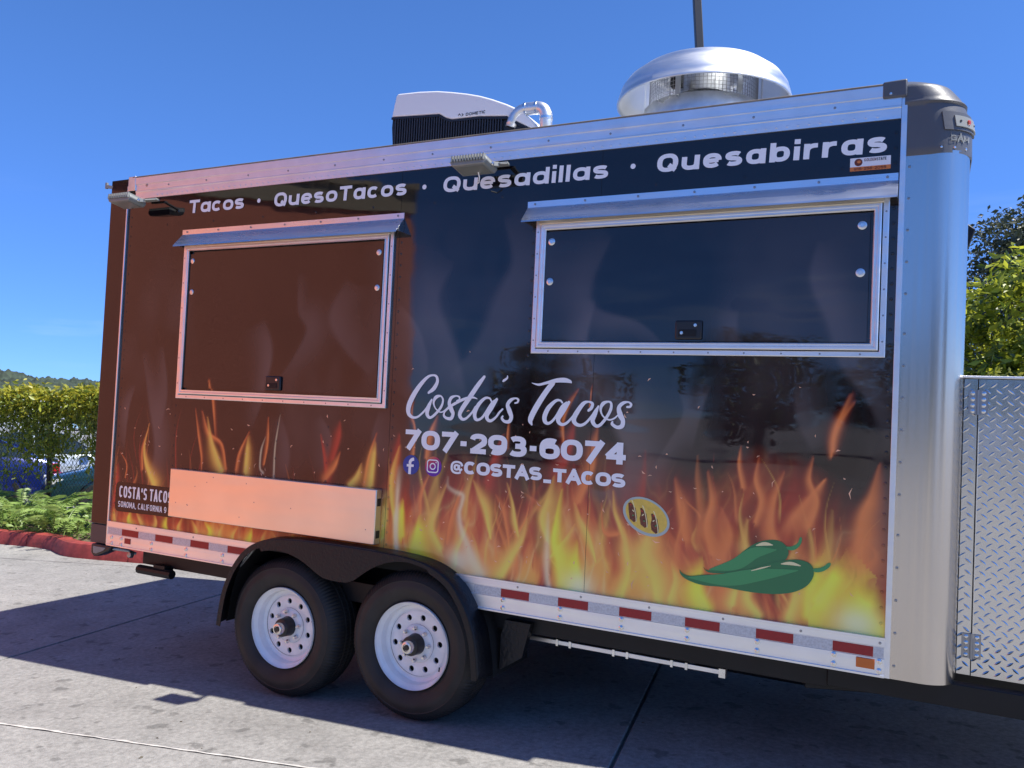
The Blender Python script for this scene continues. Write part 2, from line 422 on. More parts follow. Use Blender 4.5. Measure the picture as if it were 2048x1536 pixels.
# smooth the jog
for _ in range(2):
    kp = [kp[0]] + [(kp[i - 1] + kp[i] * 2 + kp[i + 1]) / 4 for i in range(1, len(kp) - 1)] + [kp[-1]]
kerb = empty("kerb", (-7.4, 2.8, 0)); tag(kerb, kind="structure")
cuts = [0]; acc = 0
for i in range(1, len(kp)):
    acc += (kp[i] - kp[i - 1]).length
    if acc > 2.15: cuts.append(i); acc = 0
cuts.append(len(kp) - 1)
for a, b in zip(cuts[:-1], cuts[1:]):
    if b - a < 2: continue
    pl = [Vector(p) for p in kp[a:b + 1]]
    d = (pl[-1] - pl[-2]).normalized(); pl[-1] = pl[-1] - d * 0.012
    pl = [(p.x + 7.4, p.y - 2.8) for p in pl]
    kerb_piece(pl).build("kerb_stone", M['kerb'], kerb, smooth=True)
bed = MB()
bv = [(p.x, p.y + 0.15, 0.13) for p in kp] + [(p.x, 4.75, 0.13) for p in kp]
nk = len(kp)
bed.add(bv, [(i, i + 1, nk + i + 1, nk + i) for i in range(nk - 1)])
bd = bed.build("planting_bed", M['soil']); tag(bd, kind="structure")

# ------------------------------------------------------------------ wooded hills
def vnoise(x, y, seed):
    """smooth value noise on arrays"""
    r = np.random.default_rng(seed).random((256, 256))
    xi = np.floor(x).astype(int); yi = np.floor(y).astype(int); fx = x - xi; fy = y - yi
    fx = fx * fx * (3 - 2 * fx); fy = fy * fy * (3 - 2 * fy)
    a = r[xi % 256, yi % 256]; b = r[(xi + 1) % 256, yi % 256]; c = r[xi % 256, (yi + 1) % 256]; d = r[(xi + 1) % 256, (yi + 1) % 256]
    return (a * (1 - fx) + b * fx) * (1 - fy) + (c * (1 - fx) + d * fx) * fy
def fbm(x, y, seed, oct=4):
    s_ = 0; a = 0.5
    for k in range(oct):
        s_ = s_ + a * vnoise(x * 2 ** k, y * 2 ** k, seed + k); a *= 0.5
    return s_ / (1 - 0.5 ** oct)
M['hill'] = mat("wooded hillside", (0.034, 0.050, 0.030), 0.9, var=(0.16, 0.6, 8))
NA, ND = 900, 60
ang = np.linspace(math.radians(-80), math.radians(-42), NA); dist = np.linspace(430, 760, ND)
AA, DD_ = np.meshgrid(ang, dist, indexing='ij')
t = (DD_ - 430) / 330.0
ridge = 34 + 14 * (fbm(AA * 7 + 3, AA * 0 + 1, 11, 3) - 0.5) - 8 * (np.degrees(AA) + 58) / 10
H = ridge * np.sin(np.clip(t * 1.25, 0, 1) * PI / 2)
xx = np.sin(AA) * DD_ + CAM_LOC.x; yy = np.cos(AA) * DD_ + CAM_LOC.y
# tree crowns as bumps
cr = np.maximum(0, fbm(AA * 85, DD_ * 0.13, 31, 3) - 0.30) * 11 + np.maximum(0, vnoise(AA * 190, DD_ * 0.3, 5) - .86) * 14 + fbm(AA * 300, DD_ * .5, 77, 2) * 3
Z = H + cr - 1
V = np.stack([xx, yy, Z], -1).reshape(-1, 3)
ii, jj = np.meshgrid(np.arange(NA - 1), np.arange(ND - 1), indexing='ij'); a = (ii * ND + jj).ravel()
F = np.stack([a, a + 1, a + ND + 1, a + ND], 1)
hills = fast_mesh("wooded_hills", V, F, M['hill']); tag(hills, kind="structure")
FLAMES = [('w',[(-0.339,1.283,0.0057),(-0.336,1.239,0.0086),(-0.296,1.215,0.01),(-0.248,1.2,0.0114),(-0.25,1.159,0.01),(-0.262,1.105,0.0114),(-0.247,1.033,0.0157),(-0.212,0.964,0.0214),(-0.161,0.871,0.0321),(-0.129,0.823,0.0428)]),
('w',[(-0.637,1.11,0.0107),(-0.65,1.053,0.0143),(-0.649,0.97,0.0128),(-0.636,0.888,0.0128)]),
('y',[(-0.502,1.068,0.0107),(-0.513,0.971,0.0428),(-0.524,0.888,0.0713)]),
('y',[(-0.606,1.14,0.0071),(-0.609,1.057,0.0249),(-0.603,0.961,0.0285)]),
('c',[(-0.348,1.238,0.0071),(-0.407,1.091,0.0285),(-0.418,1.008,0.0392),(-0.365,0.92,0.0356)]),
('c',[(-0.191,1.277,0.0043),(-0.149,1.202,0.0257),(-0.116,1.139,0.0342),(-0.097,1.069,0.0228),(-0.078,0.999,0.0057)]),
('o',[(-0.06,1.216,0.0043),(-0.02,1.155,0.02),(-0.003,1.104,0.0143),(0.016,1.029,0.01),(0.026,0.965,0.0057)]),
('c',[(0.003,1.28,0.0036),(0.037,1.186,0.01),(0.056,1.097,0.0185),(0.077,1.029,0.01)]),
('c',[(0.249,1.332,0.0057),(0.22,1.215,0.0321),(0.196,1.124,0.0428),(0.229,1.027,0.0285)]),
('w',[(0.23,1.153,0.0071),(0.233,0.951,0.0143),(0.238,0.858,0.0128),(0.251,0.803,0.0128)]),
('y',[(0.293,1.272,0.0057),(0.272,1.132,0.0178),(0.264,1.018,0.0299),(0.296,0.928,0.0534),(0.321,0.838,0.0641)]),
('c',[(0.364,1.216,0.0043),(0.394,1.144,0.0214),(0.437,1.075,0.0285),(0.467,1.004,0.0157),(0.484,0.951,0.0043)]),
('y',[(0.386,1.032,0.0086),(0.384,0.933,0.0285),(0.401,0.848,0.0428),(0.396,0.811,0.0428)]),
('c',[(0.368,1.117,0.0043),(0.331,1.051,0.0143),(0.286,0.995,0.0143),(0.254,0.954,0.01)]),
('c',[(0.119,1.117,0.0057),(0.096,1.012,0.0249),(0.05,0.929,0.0392),(-0.003,0.826,0.0499)]),
('o',[(0.129,1.201,0.0029),(0.112,1.116,0.0057),(0.08,1.048,0.0086)]),
('c',[(0.551,1.288,0.0043),(0.562,1.198,0.01),(0.591,1.128,0.0157),(0.619,1.058,0.0214),(0.636,0.976,0.0242)]),
('o',[(0.496,1.228,0.0036),(0.508,1.113,0.0071),(0.535,1.085,0.02),(0.58,1.09,0.0157)]),
('c',[(0.73,1.107,0.0143),(0.708,1.033,0.0499),(0.699,0.96,0.057),(0.739,0.894,0.057)]),
('c',[(0.697,1.007,0.0143),(0.669,0.926,0.0285),(0.592,0.82,0.0321)]),
('c',[(-0.204,1.084,0.0071),(-0.23,1.002,0.0157),(-0.264,0.918,0.0214),(-0.267,0.851,0.0285)]),
('o',[(-0.451,1.291,0.0043),(-0.493,1.185,0.0143),(-0.495,1.082,0.0143)]),
('o',[(-0.244,1.26,0.0043),(-0.285,1.156,0.0114),(-0.317,1.046,0.0171),(-0.328,0.951,0.0128)]),
('c',[(0.686,1.219,0.0079),(0.725,1.107,0.0394),(0.712,1.007,0.069),(0.759,0.914,0.069),(0.779,0.828,0.0591)]),
('c',[(0.611,1.128,0.0049),(0.629,1.03,0.0296),(0.646,0.933,0.0315),(0.617,0.813,0.0355)]),
('o',[(1.575,1.736,0.0049),(1.525,1.659,0.0158),(1.5,1.582,0.0138),(1.495,1.514,0.0079)]),
('o',[(1.675,1.489,0.0059),(1.651,1.37,0.0276),(1.62,1.279,0.0493),(1.61,1.182,0.065),(1.606,1.085,0.0788)]),
('y',[(1.466,1.083,0.0296),(1.434,0.974,0.0493),(1.428,0.853,0.0493)]),
('y',[(1.67,0.991,0.0296),(1.645,0.9,0.0887),(1.675,0.825,0.1084)]),
('y',[(1.537,1.077,0.0296),(1.505,0.998,0.0394),(1.458,0.917,0.0394)]),
('o',[(1.304,1.17,0.0296),(1.36,1.253,0.0443),(1.415,1.334,0.0256),(1.47,1.414,0.0059)]),
('y',[(0.978,1.015,0.0138),(0.966,0.894,0.0414),(1.001,0.82,0.0493)]),
('o',[(0.841,1.364,0.0079),(0.872,1.221,0.0335),(0.893,1.109,0.0335)]),
('c',[(0.84,0.99,0.0099),(0.859,0.92,0.0236),(0.838,0.828,0.0394)]),
('o',[(1.056,1.254,0.0079),(1.092,1.147,0.0394),(1.065,1.026,0.0542),(1.102,0.874,0.0493)]),
('c',[(1.166,1.218,0.0059),(1.163,1.108,0.0256),(1.204,1.012,0.0394),(1.178,0.892,0.0394),(1.227,0.822,0.0394)]),
('o',[(0.986,1.408,0.0059),(1.007,1.282,0.0217),(0.988,1.168,0.0335),(1.016,1.06,0.0296)]),
('o',[(1.31,1.432,0.0049),(1.276,1.322,0.0197),(1.266,1.197,0.0335),(1.307,1.094,0.0434)]),
('c',[(1.364,1.139,0.0079),(1.345,1.038,0.0296),(1.371,0.935,0.0434),(1.345,0.825,0.0434)]),
('o',[(1.202,1.487,0.0039),(1.191,1.392,0.0138),(1.217,1.301,0.0197),(1.197,1.213,0.0158)]),
('o',[(1.424,1.502,0.0039),(1.413,1.41,0.0138),(1.444,1.321,0.0217),(1.419,1.221,0.0296)]),
('o',[(1.124,1.529,0.003),(1.119,1.449,0.0099),(1.138,1.356,0.0138)]),
('c',[(1.096,1.022,0.0079),(1.13,0.948,0.0217),(1.118,0.853,0.0335)]),
('c',[(-2.555,1.451,0.0032),(-2.589,1.301,0.0095),(-2.563,1.191,0.0253),(-2.489,1.077,0.0475)]),
('o',[(-2.558,1.414,0.0048),(-2.6,1.282,0.0095),(-2.59,1.162,0.0111)]),
('o',[(-2.158,1.56,0.0032),(-2.12,1.401,0.0103),(-2.085,1.27,0.0087),(-2.079,1.19,0.004)]),
('c',[(-2.049,1.512,0.0048),(-2.009,1.381,0.0206),(-1.952,1.27,0.0396),(-1.91,1.203,0.0396)]),
('o',[(-2.095,1.545,0.0063),(-2.036,1.423,0.0158),(-1.923,1.359,0.0127),(-1.876,1.214,0.0127)]),
('o',[(-1.712,1.441,0.0048),(-1.778,1.316,0.0127),(-1.799,1.211,0.0143)]),
('c',[(-1.716,1.406,0.0111),(-1.721,1.32,0.0238),(-1.724,1.208,0.0317)]),
('o',[(-1.566,1.534,0.004),(-1.561,1.39,0.0111),(-1.58,1.261,0.0079)]),
('w',[(-1.581,1.422,0.0024),(-1.609,1.344,0.0048),(-1.612,1.242,0.0048),(-1.587,1.21,0.0063)]),
('w',[(-1.479,1.555,0.0024),(-1.504,1.368,0.004),(-1.502,1.183,0.0055)]),
('o',[(-0.801,1.482,0.004),(-0.845,1.345,0.0127),(-0.865,1.201,0.0158)]),
('c',[(-0.802,1.427,0.0095),(-0.807,1.348,0.0238),(-0.817,1.205,0.0348)]),
('r',[(-1.179,1.453,0.004),(-1.145,1.333,0.0127),(-1.121,1.213,0.0238)]),
('o',[(-1.035,1.364,0.0048),(-1.069,1.281,0.0206),(-1.126,1.212,0.0238)]),
('c',[(-0.892,1.31,0.0063),(-0.917,1.245,0.0238),(-0.963,1.193,0.0317)]),
('r',[(-1.045,1.525,0.0079),(-1.05,1.444,0.0238),(-1.083,1.329,0.0206)]),
('o',[(-2.803,1.25,0.0024),(-2.741,1.179,0.0048),(-2.747,1.094,0.0048)]),
('r',[(-2.824,1.173,0.0063),(-2.827,1.059,0.0174),(-2.843,0.925,0.019)]),
('w',[(-0.643,1.305,0.0158),(-0.646,1.127,0.0111),(-0.637,0.896,0.0095)]),
('c',[(-0.71,1.167,0.0158),(-0.711,1.043,0.0317),(-0.723,0.933,0.0238)]),
('c',[(-0.65,1.42,0.0063),(-0.688,1.278,0.0206),(-0.685,1.154,0.0238),(-0.653,1.018,0.0158)]),
('o',[(0.357,1.752,0.0042),(0.309,1.668,0.0118),(0.287,1.592,0.011),(0.294,1.503,0.0068)]),
('o',[(0.424,1.776,0.0025),(0.417,1.673,0.0034)]),
('r',[(0.345,1.595,0.0084),(0.326,1.475,0.0287),(0.284,1.353,0.0338)]),
('o',[(0.464,1.572,0.0068),(0.453,1.483,0.022),(0.442,1.379,0.0287),(0.386,1.228,0.0338)]),
('r',[(-0.037,1.514,0.0068),(-0.083,1.387,0.0253),(-0.112,1.276,0.0338)]),
('o',[(-0.006,1.594,0.0034),(-0.011,1.524,0.0068),(-0.012,1.454,0.0068)]),
('o',[(-0.573,1.666,0.0042),(-0.578,1.591,0.0076),(-0.554,1.519,0.0076),(-0.556,1.387,0.0118)]),
('o',[(-0.424,1.59,0.0051),(-0.465,1.491,0.0186),(-0.478,1.376,0.0186)]),
('r',[(-0.65,1.48,0.0068),(-0.653,1.364,0.0253),(-0.674,1.214,0.0253)]),
('o',[(-1.98,1.407,0.0081),(-2.018,1.616,0.0108),(-2.048,1.737,0.0054)]),
('o',[(1.558,1.767,0.0081),(1.505,1.621,0.0162),(1.498,1.538,0.0108)]),
('c',[(-2.832,0.884,0.0081),(-2.822,0.827,0.0189),(-2.801,0.765,0.027)]),
('y',[(-2.681,0.886,0.0081),(-2.695,0.827,0.0189),(-2.666,0.766,0.027)]),
('c',[(-2.622,0.878,0.0081),(-2.585,0.825,0.0189),(-2.541,0.767,0.027)]),
('c',[(-2.455,0.882,0.0081),(-2.439,0.828,0.0189),(-2.471,0.762,0.027)]),
('y',[(-2.348,0.88,0.0081),(-2.354,0.824,0.0189),(-2.324,0.766,0.027)]),
('c',[(-2.223,0.88,0.0081),(-2.249,0.823,0.0189),(-2.227,0.764,0.027)]),
('c',[(-2.128,0.878,0.0081),(-2.088,0.828,0.0189),(-2.08,0.768,0.027)]),
('y',[(-2.023,0.876,0.0081),(-1.981,0.827,0.0189),(-2.004,0.765,0.027)]),
('c',[(-1.882,0.879,0.0081),(-1.904,0.823,0.0189),(-1.901,0.764,0.027)]),
('c',[(-1.758,0.88,0.0081),(-1.791,0.824,0.0189),(-1.781,0.766,0.027)]),
('y',[(-1.646,0.88,0.0081),(-1.654,0.827,0.0189),(-1.671,0.767,0.027)]),
('c',[(-1.543,0.879,0.0081),(-1.566,0.825,0.0189),(-1.546,0.77,0.027)]),
('c',[(-1.487,0.874,0.0081),(-1.446,0.827,0.0189),(-1.444,0.771,0.027)]),
('y',[(-1.342,0.878,0.0081),(-1.348,0.827,0.0189),(-1.364,0.769,0.027)]),
('c',[(-1.279,0.874,0.0081),(-1.281,0.823,0.0189),(-1.274,0.768,0.027)]),
('c',[(-1.199,0.872,0.0081),(-1.179,0.824,0.0189),(-1.155,0.772,0.027)])]
SMOKE = [[(0.369,1.966,0.0135),(0.44,1.8,0.0216),(0.509,1.662,0.027),(0.574,1.572,0.0351),(0.622,1.47,0.0324),(0.596,1.342,0.0243),(0.501,1.276,0.0108),(0.361,1.323,0.0081)],
[(0.422,2.18,0.0108),(0.381,1.966,0.0216),(0.428,1.776,0.027),(0.475,1.59,0.0324)],
[(-0.081,2.619,0.0162),(-0.007,2.388,0.0378),(-0.087,2.189,0.0541),(-0.189,1.962,0.0432),(-0.355,1.78,0.027)],
[(-0.376,2.403,0.0216),(-0.47,2.196,0.0378),(-0.349,1.935,0.0378),(-0.261,1.68,0.0216)],
[(-1.39,2.371,0.0081),(-1.368,2.155,0.0162),(-1.294,2.04,0.027),(-1.392,1.868,0.0189),(-1.513,1.736,0.0135)],
[(-1.646,2.1,0.027),(-1.572,1.924,0.0243),(-1.606,1.704,0.0162),(-1.703,1.451,0.0162)],
[(-1.03,2.318,0.027),(-1.128,2.11,0.0378),(-1.005,1.929,0.027),(-0.845,1.795,0.0162)],
[(-0.689,2.173,0.0081),(-0.57,2.039,0.0162),(-0.51,1.829,0.0216),(-0.626,1.667,0.0216)],
[(-2.656,1.914,0.0081),(-2.559,1.597,0.0216),(-2.478,1.285,0.0243),(-2.546,1.028,0.0216)],
[(-2.476,1.947,0.0081),(-2.421,1.664,0.0162),(-2.462,1.411,0.0162)],
[(-2.776,1.266,0.0108),(-2.761,1.525,0.0135),(-2.706,1.688,0.0081)],
[(0.496,2.487,0.0108),(0.392,2.276,0.0324),(0.424,2.132,0.0243),(0.649,2.06,0.0135),(0.784,1.945,0.0108)],
[(1.42,2.416,0.0108),(1.402,2.247,0.0216),(1.471,2.077,0.0243),(1.535,1.89,0.0243),(1.634,1.749,0.0189),(1.723,1.572,0.027)],
[(1.09,2.124,0.0081),(1.082,2.036,0.0189),(1.109,1.905,0.0162)],
[(0.849,1.766,0.0081),(0.871,1.654,0.0108),(0.791,1.493,0.0108),(0.704,1.35,0.0135)],
[(0.982,1.792,0.0081),(0.942,1.68,0.0135),(0.905,1.5,0.0108)],
[(1.34,1.823,0.0108),(1.366,1.655,0.0189),(1.43,1.533,0.0189)],
[(-1.48,1.55,0.0108),(-1.41,1.353,0.0216),(-1.431,1.123,0.0216)],
[(-0.783,1.607,0.0108),(-0.813,1.445,0.0216),(-0.731,1.289,0.0216)],
[(-1.189,1.562,0.0081),(-1.11,1.427,0.0162),(-1.167,1.229,0.0162)],
[(1.698,1.49,0.0216),(1.677,1.247,0.0378),(1.657,0.985,0.027)]]
BRUSH = [[(-0.481,1.712,0.0127),(-0.45,1.735,0.0222),(-0.431,1.769,0.0184),(-0.436,1.796,0.0143),(-0.459,1.804,0.0102),(-0.493,1.792,0.0159),(-0.537,1.748,0.0238),(-0.578,1.688,0.0292),(-0.6,1.635,0.0292),(-0.597,1.598,0.0229),(-0.571,1.58,0.0143),(-0.538,1.585,0.0114),(-0.5,1.617,0.0114),(-0.473,1.652,0.0127),(-0.459,1.674,0.0095)],
[(-0.459,1.677,0.0095),(-0.476,1.639,0.0229),(-0.483,1.603,0.0216),(-0.466,1.583,0.0146),(-0.438,1.598,0.0143),(-0.401,1.639,0.0143),(-0.39,1.676,0.0114),(-0.405,1.697,0.0095),(-0.433,1.69,0.019),(-0.446,1.665,0.0133),(-0.437,1.638,0.0076),(-0.414,1.618,0.007),(-0.393,1.615,0.007),(-0.369,1.63,0.0076),(-0.356,1.644,0.0063)],
[(-0.307,1.676,0.0079),(-0.293,1.683,0.0089),(-0.293,1.696,0.0095),(-0.313,1.701,0.0083),(-0.341,1.69,0.0175),(-0.351,1.663,0.0197),(-0.338,1.633,0.0248),(-0.326,1.609,0.0197),(-0.335,1.586,0.019),(-0.359,1.584,0.0146),(-0.378,1.595,0.0133),(-0.377,1.615,0.0095),(-0.355,1.638,0.0133),(-0.318,1.661,0.0146),(-0.271,1.684,0.0146),(-0.23,1.696,0.0127),(-0.207,1.696,0.0095),(-0.187,1.69,0.0032)],
[(-0.155,1.803,0.0152),(-0.19,1.758,0.0241),(-0.237,1.691,0.026),(-0.275,1.636,0.0241),(-0.287,1.605,0.021),(-0.272,1.585,0.0159),(-0.248,1.589,0.0127),(-0.216,1.62,0.0114),(-0.197,1.651,0.0095)],
[(-0.107,1.682,0.0089),(-0.119,1.696,0.0095),(-0.146,1.694,0.0143),(-0.181,1.66,0.021),(-0.199,1.618,0.021),(-0.194,1.591,0.019),(-0.177,1.585,0.0133),(-0.154,1.599,0.0127),(-0.132,1.63,0.0127),(-0.104,1.672,0.0127),(-0.082,1.69,0.0095)],
[(-0.077,1.692,0.0152),(-0.106,1.648,0.0241),(-0.128,1.612,0.0229),(-0.123,1.589,0.0178),(-0.103,1.584,0.0146),(-0.077,1.603,0.0114),(-0.059,1.627,0.0114),(-0.042,1.644,0.0095)],
[(-0.024,1.813,0.0038),(-0.025,1.8,0.0095),(-0.044,1.786,0.0121),(-0.051,1.783,0.0032)],
[(0.025,1.677,0.0079),(0.039,1.682,0.0095),(0.042,1.695,0.0111),(0.025,1.701,0.0083),(0.0,1.69,0.0175),(-0.015,1.667,0.0197),(-0.004,1.638,0.0248),(0.008,1.609,0.021),(-0.001,1.586,0.019),(-0.027,1.584,0.0146),(-0.043,1.598,0.0133),(-0.04,1.609,0.0102)],
[(0.112,1.779,0.0025),(0.149,1.772,0.0111),(0.189,1.781,0.0133),(0.241,1.794,0.0197),(0.284,1.797,0.0229),(0.312,1.792,0.0159),(0.323,1.785,0.0057)],
[(0.223,1.781,0.0254),(0.191,1.74,0.0273),(0.153,1.682,0.0292),(0.124,1.629,0.0292),(0.113,1.597,0.026),(0.121,1.576,0.0095)],
[(0.278,1.689,0.0095),(0.267,1.699,0.0095),(0.243,1.696,0.0146),(0.207,1.661,0.0229),(0.189,1.621,0.0241),(0.192,1.595,0.021),(0.208,1.586,0.0146),(0.229,1.597,0.0127),(0.252,1.626,0.0127),(0.278,1.67,0.0143),(0.301,1.689,0.0127)],
[(0.313,1.692,0.0143),(0.285,1.65,0.0241),(0.262,1.613,0.0241),(0.266,1.593,0.019),(0.285,1.584,0.0146),(0.309,1.595,0.0127),(0.335,1.624,0.0102),(0.343,1.641,0.0063)],
[(0.414,1.657,0.0127),(0.428,1.67,0.0159),(0.432,1.69,0.0143),(0.412,1.698,0.0095),(0.386,1.688,0.019),(0.355,1.645,0.0241),(0.341,1.613,0.0241),(0.351,1.592,0.019),(0.376,1.585,0.0146),(0.402,1.597,0.0127),(0.43,1.629,0.0114),(0.449,1.66,0.0095),(0.463,1.678,0.0063)],
[(0.463,1.679,0.0089),(0.447,1.643,0.0229),(0.437,1.61,0.0216),(0.453,1.587,0.0159),(0.476,1.592,0.0146),(0.506,1.629,0.0146),(0.525,1.668,0.0146),(0.525,1.696,0.0114),(0.509,1.702,0.0095),(0.486,1.692,0.0178),(0.475,1.669,0.0133),(0.482,1.642,0.0079),(0.501,1.624,0.0079),(0.524,1.618,0.0079),(0.547,1.628,0.0079),(0.566,1.647,0.0063)],
[(0.604,1.681,0.0095),(0.618,1.683,0.0114),(0.623,1.694,0.0114),(0.609,1.704,0.0083),(0.584,1.698,0.0159),(0.565,1.676,0.0197),(0.573,1.643,0.026),(0.587,1.617,0.021),(0.583,1.592,0.021),(0.56,1.585,0.0159),(0.536,1.598,0.0146),(0.536,1.609,0.0095)]]
# ------------------------------------------------------------------ the trailer (built level, then stood nose-down on its jack)
TILT = math.atan(0.05)
trailer = empty("food_trailer", (-0.001, 0.0, -0.046), (0, TILT, 0))
tag(trailer, "enclosed food trailer with flame wrap, closed serving hatches and white wheels", "food trailer")

# ---- the print on the vinyl: flame tongues, smoke wisps and sparks in panel coordinates (x along, z up)
def catmull(pts, n):
    pts = np.array(pts, float)
    if len(pts) < 3:
        t = np.linspace(0, 1, n)[:, None]; return pts[0] * (1 - t) + pts[-1] * t
    p = np.vstack([2 * pts[0] - pts[1], pts, 2 * pts[-1] - pts[-2]])
    out = []; m = len(pts) - 1
    for q in np.linspace(0, m - 1e-6, n):
        i = int(q); t = q - i; a, b, c, d = p[i:i + 4]
        out.append(0.5 * (2 * b + (c - a) * t + (2 * a - 5 * b + 4 * c - d) * t * t + (3 * b - a - 3 * c + d) * t ** 3))
    return np.array(out)
KCOL = {'w': lin(254, 240, 190), 'y': lin(255, 246, 70), 'c': lin(254, 202, 92), 'o': lin(246, 142, 74), 'r': lin(196, 66, 50)}
KALPHA = {'w': 0.62, 'y': 1.0, 'c': 0.95, 'o': 0.88, 'r': 0.8}
SPARKS = []
_sr = random.Random(21)
for k in range(230):
    x = _sr.uniform(-2.8, 1.6); z = 0.86 + abs(_sr.gauss(0, 0.42))
    if z < 1.95: SPARKS.append((x, z, _sr.uniform(0, PI), _sr.uniform(0.003, 0.012) * (1 + (_sr.random() < .12))))
# many thin secondary licks of fire, thick ahead of the wheels
_fr = random.Random(99)
def _lick(x, z0, ln, w, lean):
    n = 6; p = []; ph = _fr.uniform(0, 6); am = _fr.uniform(.015, .05)
    for i in range(n):
        t = i / (n - 1); p.append((x + lean * (1 - t) + am * math.sin(ph + t * 4.2) * (1 - .5 * t), z0 + ln * (1 - t), w * (.12 + .88 * t ** .8)))
    return p
EXTRA = []
for k in range(90):
    x = _fr.uniform(-0.75, 1.62); z0 = .78 + abs(_fr.gauss(0, .20)); ln = _fr.uniform(.10, .42) * (1.1 if z0 < 1.1 else .7)
    EXTRA.append((_fr.choice("rrooooccc"), _lick(x, z0, ln, _fr.choice((.006, .01, .014, .022, .036)), _fr.uniform(-.08, .08)), _fr.uniform(.25, .7)))
for k in range(26):
    x = _fr.uniform(-0.75, 1.62); EXTRA.append((_fr.choice("rroc"), _lick(x, .80 + _fr.random() * .25, _fr.uniform(.2, .5), _fr.uniform(.04, .085), _fr.uniform(-.12, .12)), _fr.uniform(.3, .6)))
for k in range(40):
    x = _fr.uniform(-2.85, -.75); z0 = .80 + abs(_fr.gauss(0, .16)); EXTRA.append((_fr.choice("rroo"), _lick(x, z0, _fr.uniform(.15, .45), _fr.choice((.006, .012, .022)), _fr.uniform(-.06, .06)), _fr.uniform(.2, .55)))

def stroke_mask(X, Z, pts, asym, soft=1.0, kk=(7.0, 1.15)):
    """0..1 coverage of a brush stroke (x, z, halfwidth); one edge crisp, the other soft"""
    c = catmull(pts, 12 * len(pts)); c[:, 2] = np.maximum(c[:, 2], 0.002)
    mx_ = c[:, 2].max() * (3 if kk[1] > .5 else 4.5)
    sel = np.where((X > c[:, 0].min() - mx_) & (X < c[:, 0].max() + mx_) & (Z > c[:, 1].min() - mx_) & (Z < c[:, 1].max() + mx_))[0]
    if len(sel) == 0: return sel, None, None
    x = X[sel]; z = Z[sel]; best = np.full(len(sel), 9e9); side = np.zeros(len(sel)); tt = np.zeros(len(sel))
    for i in range(len(c) - 1):
        ax, az, aw = c[i]; bx_, bz, bw = c[i + 1]; dx, dz = bx_ - ax, bz - az; L2 = dx * dx + dz * dz + 1e-12
        t = np.clip(((x - ax) * dx + (z - az) * dz) / L2, 0, 1)
        ex = x - ax - t * dx; ez = z - az - t * dz
        d = np.sqrt(ex * ex + ez * ez) / (aw + t * (bw - aw))
        m = d < best
        best[m] = d[m]; side[m] = np.sign(dx * ez[m] - dz * ex[m]); tt[m] = (i + t[m]) / (len(c) - 1)
    k = np.where(side * asym > 0, kk[0], kk[1]) / soft
    a = np.exp(-best ** 2 * k)
    return sel, a, tt

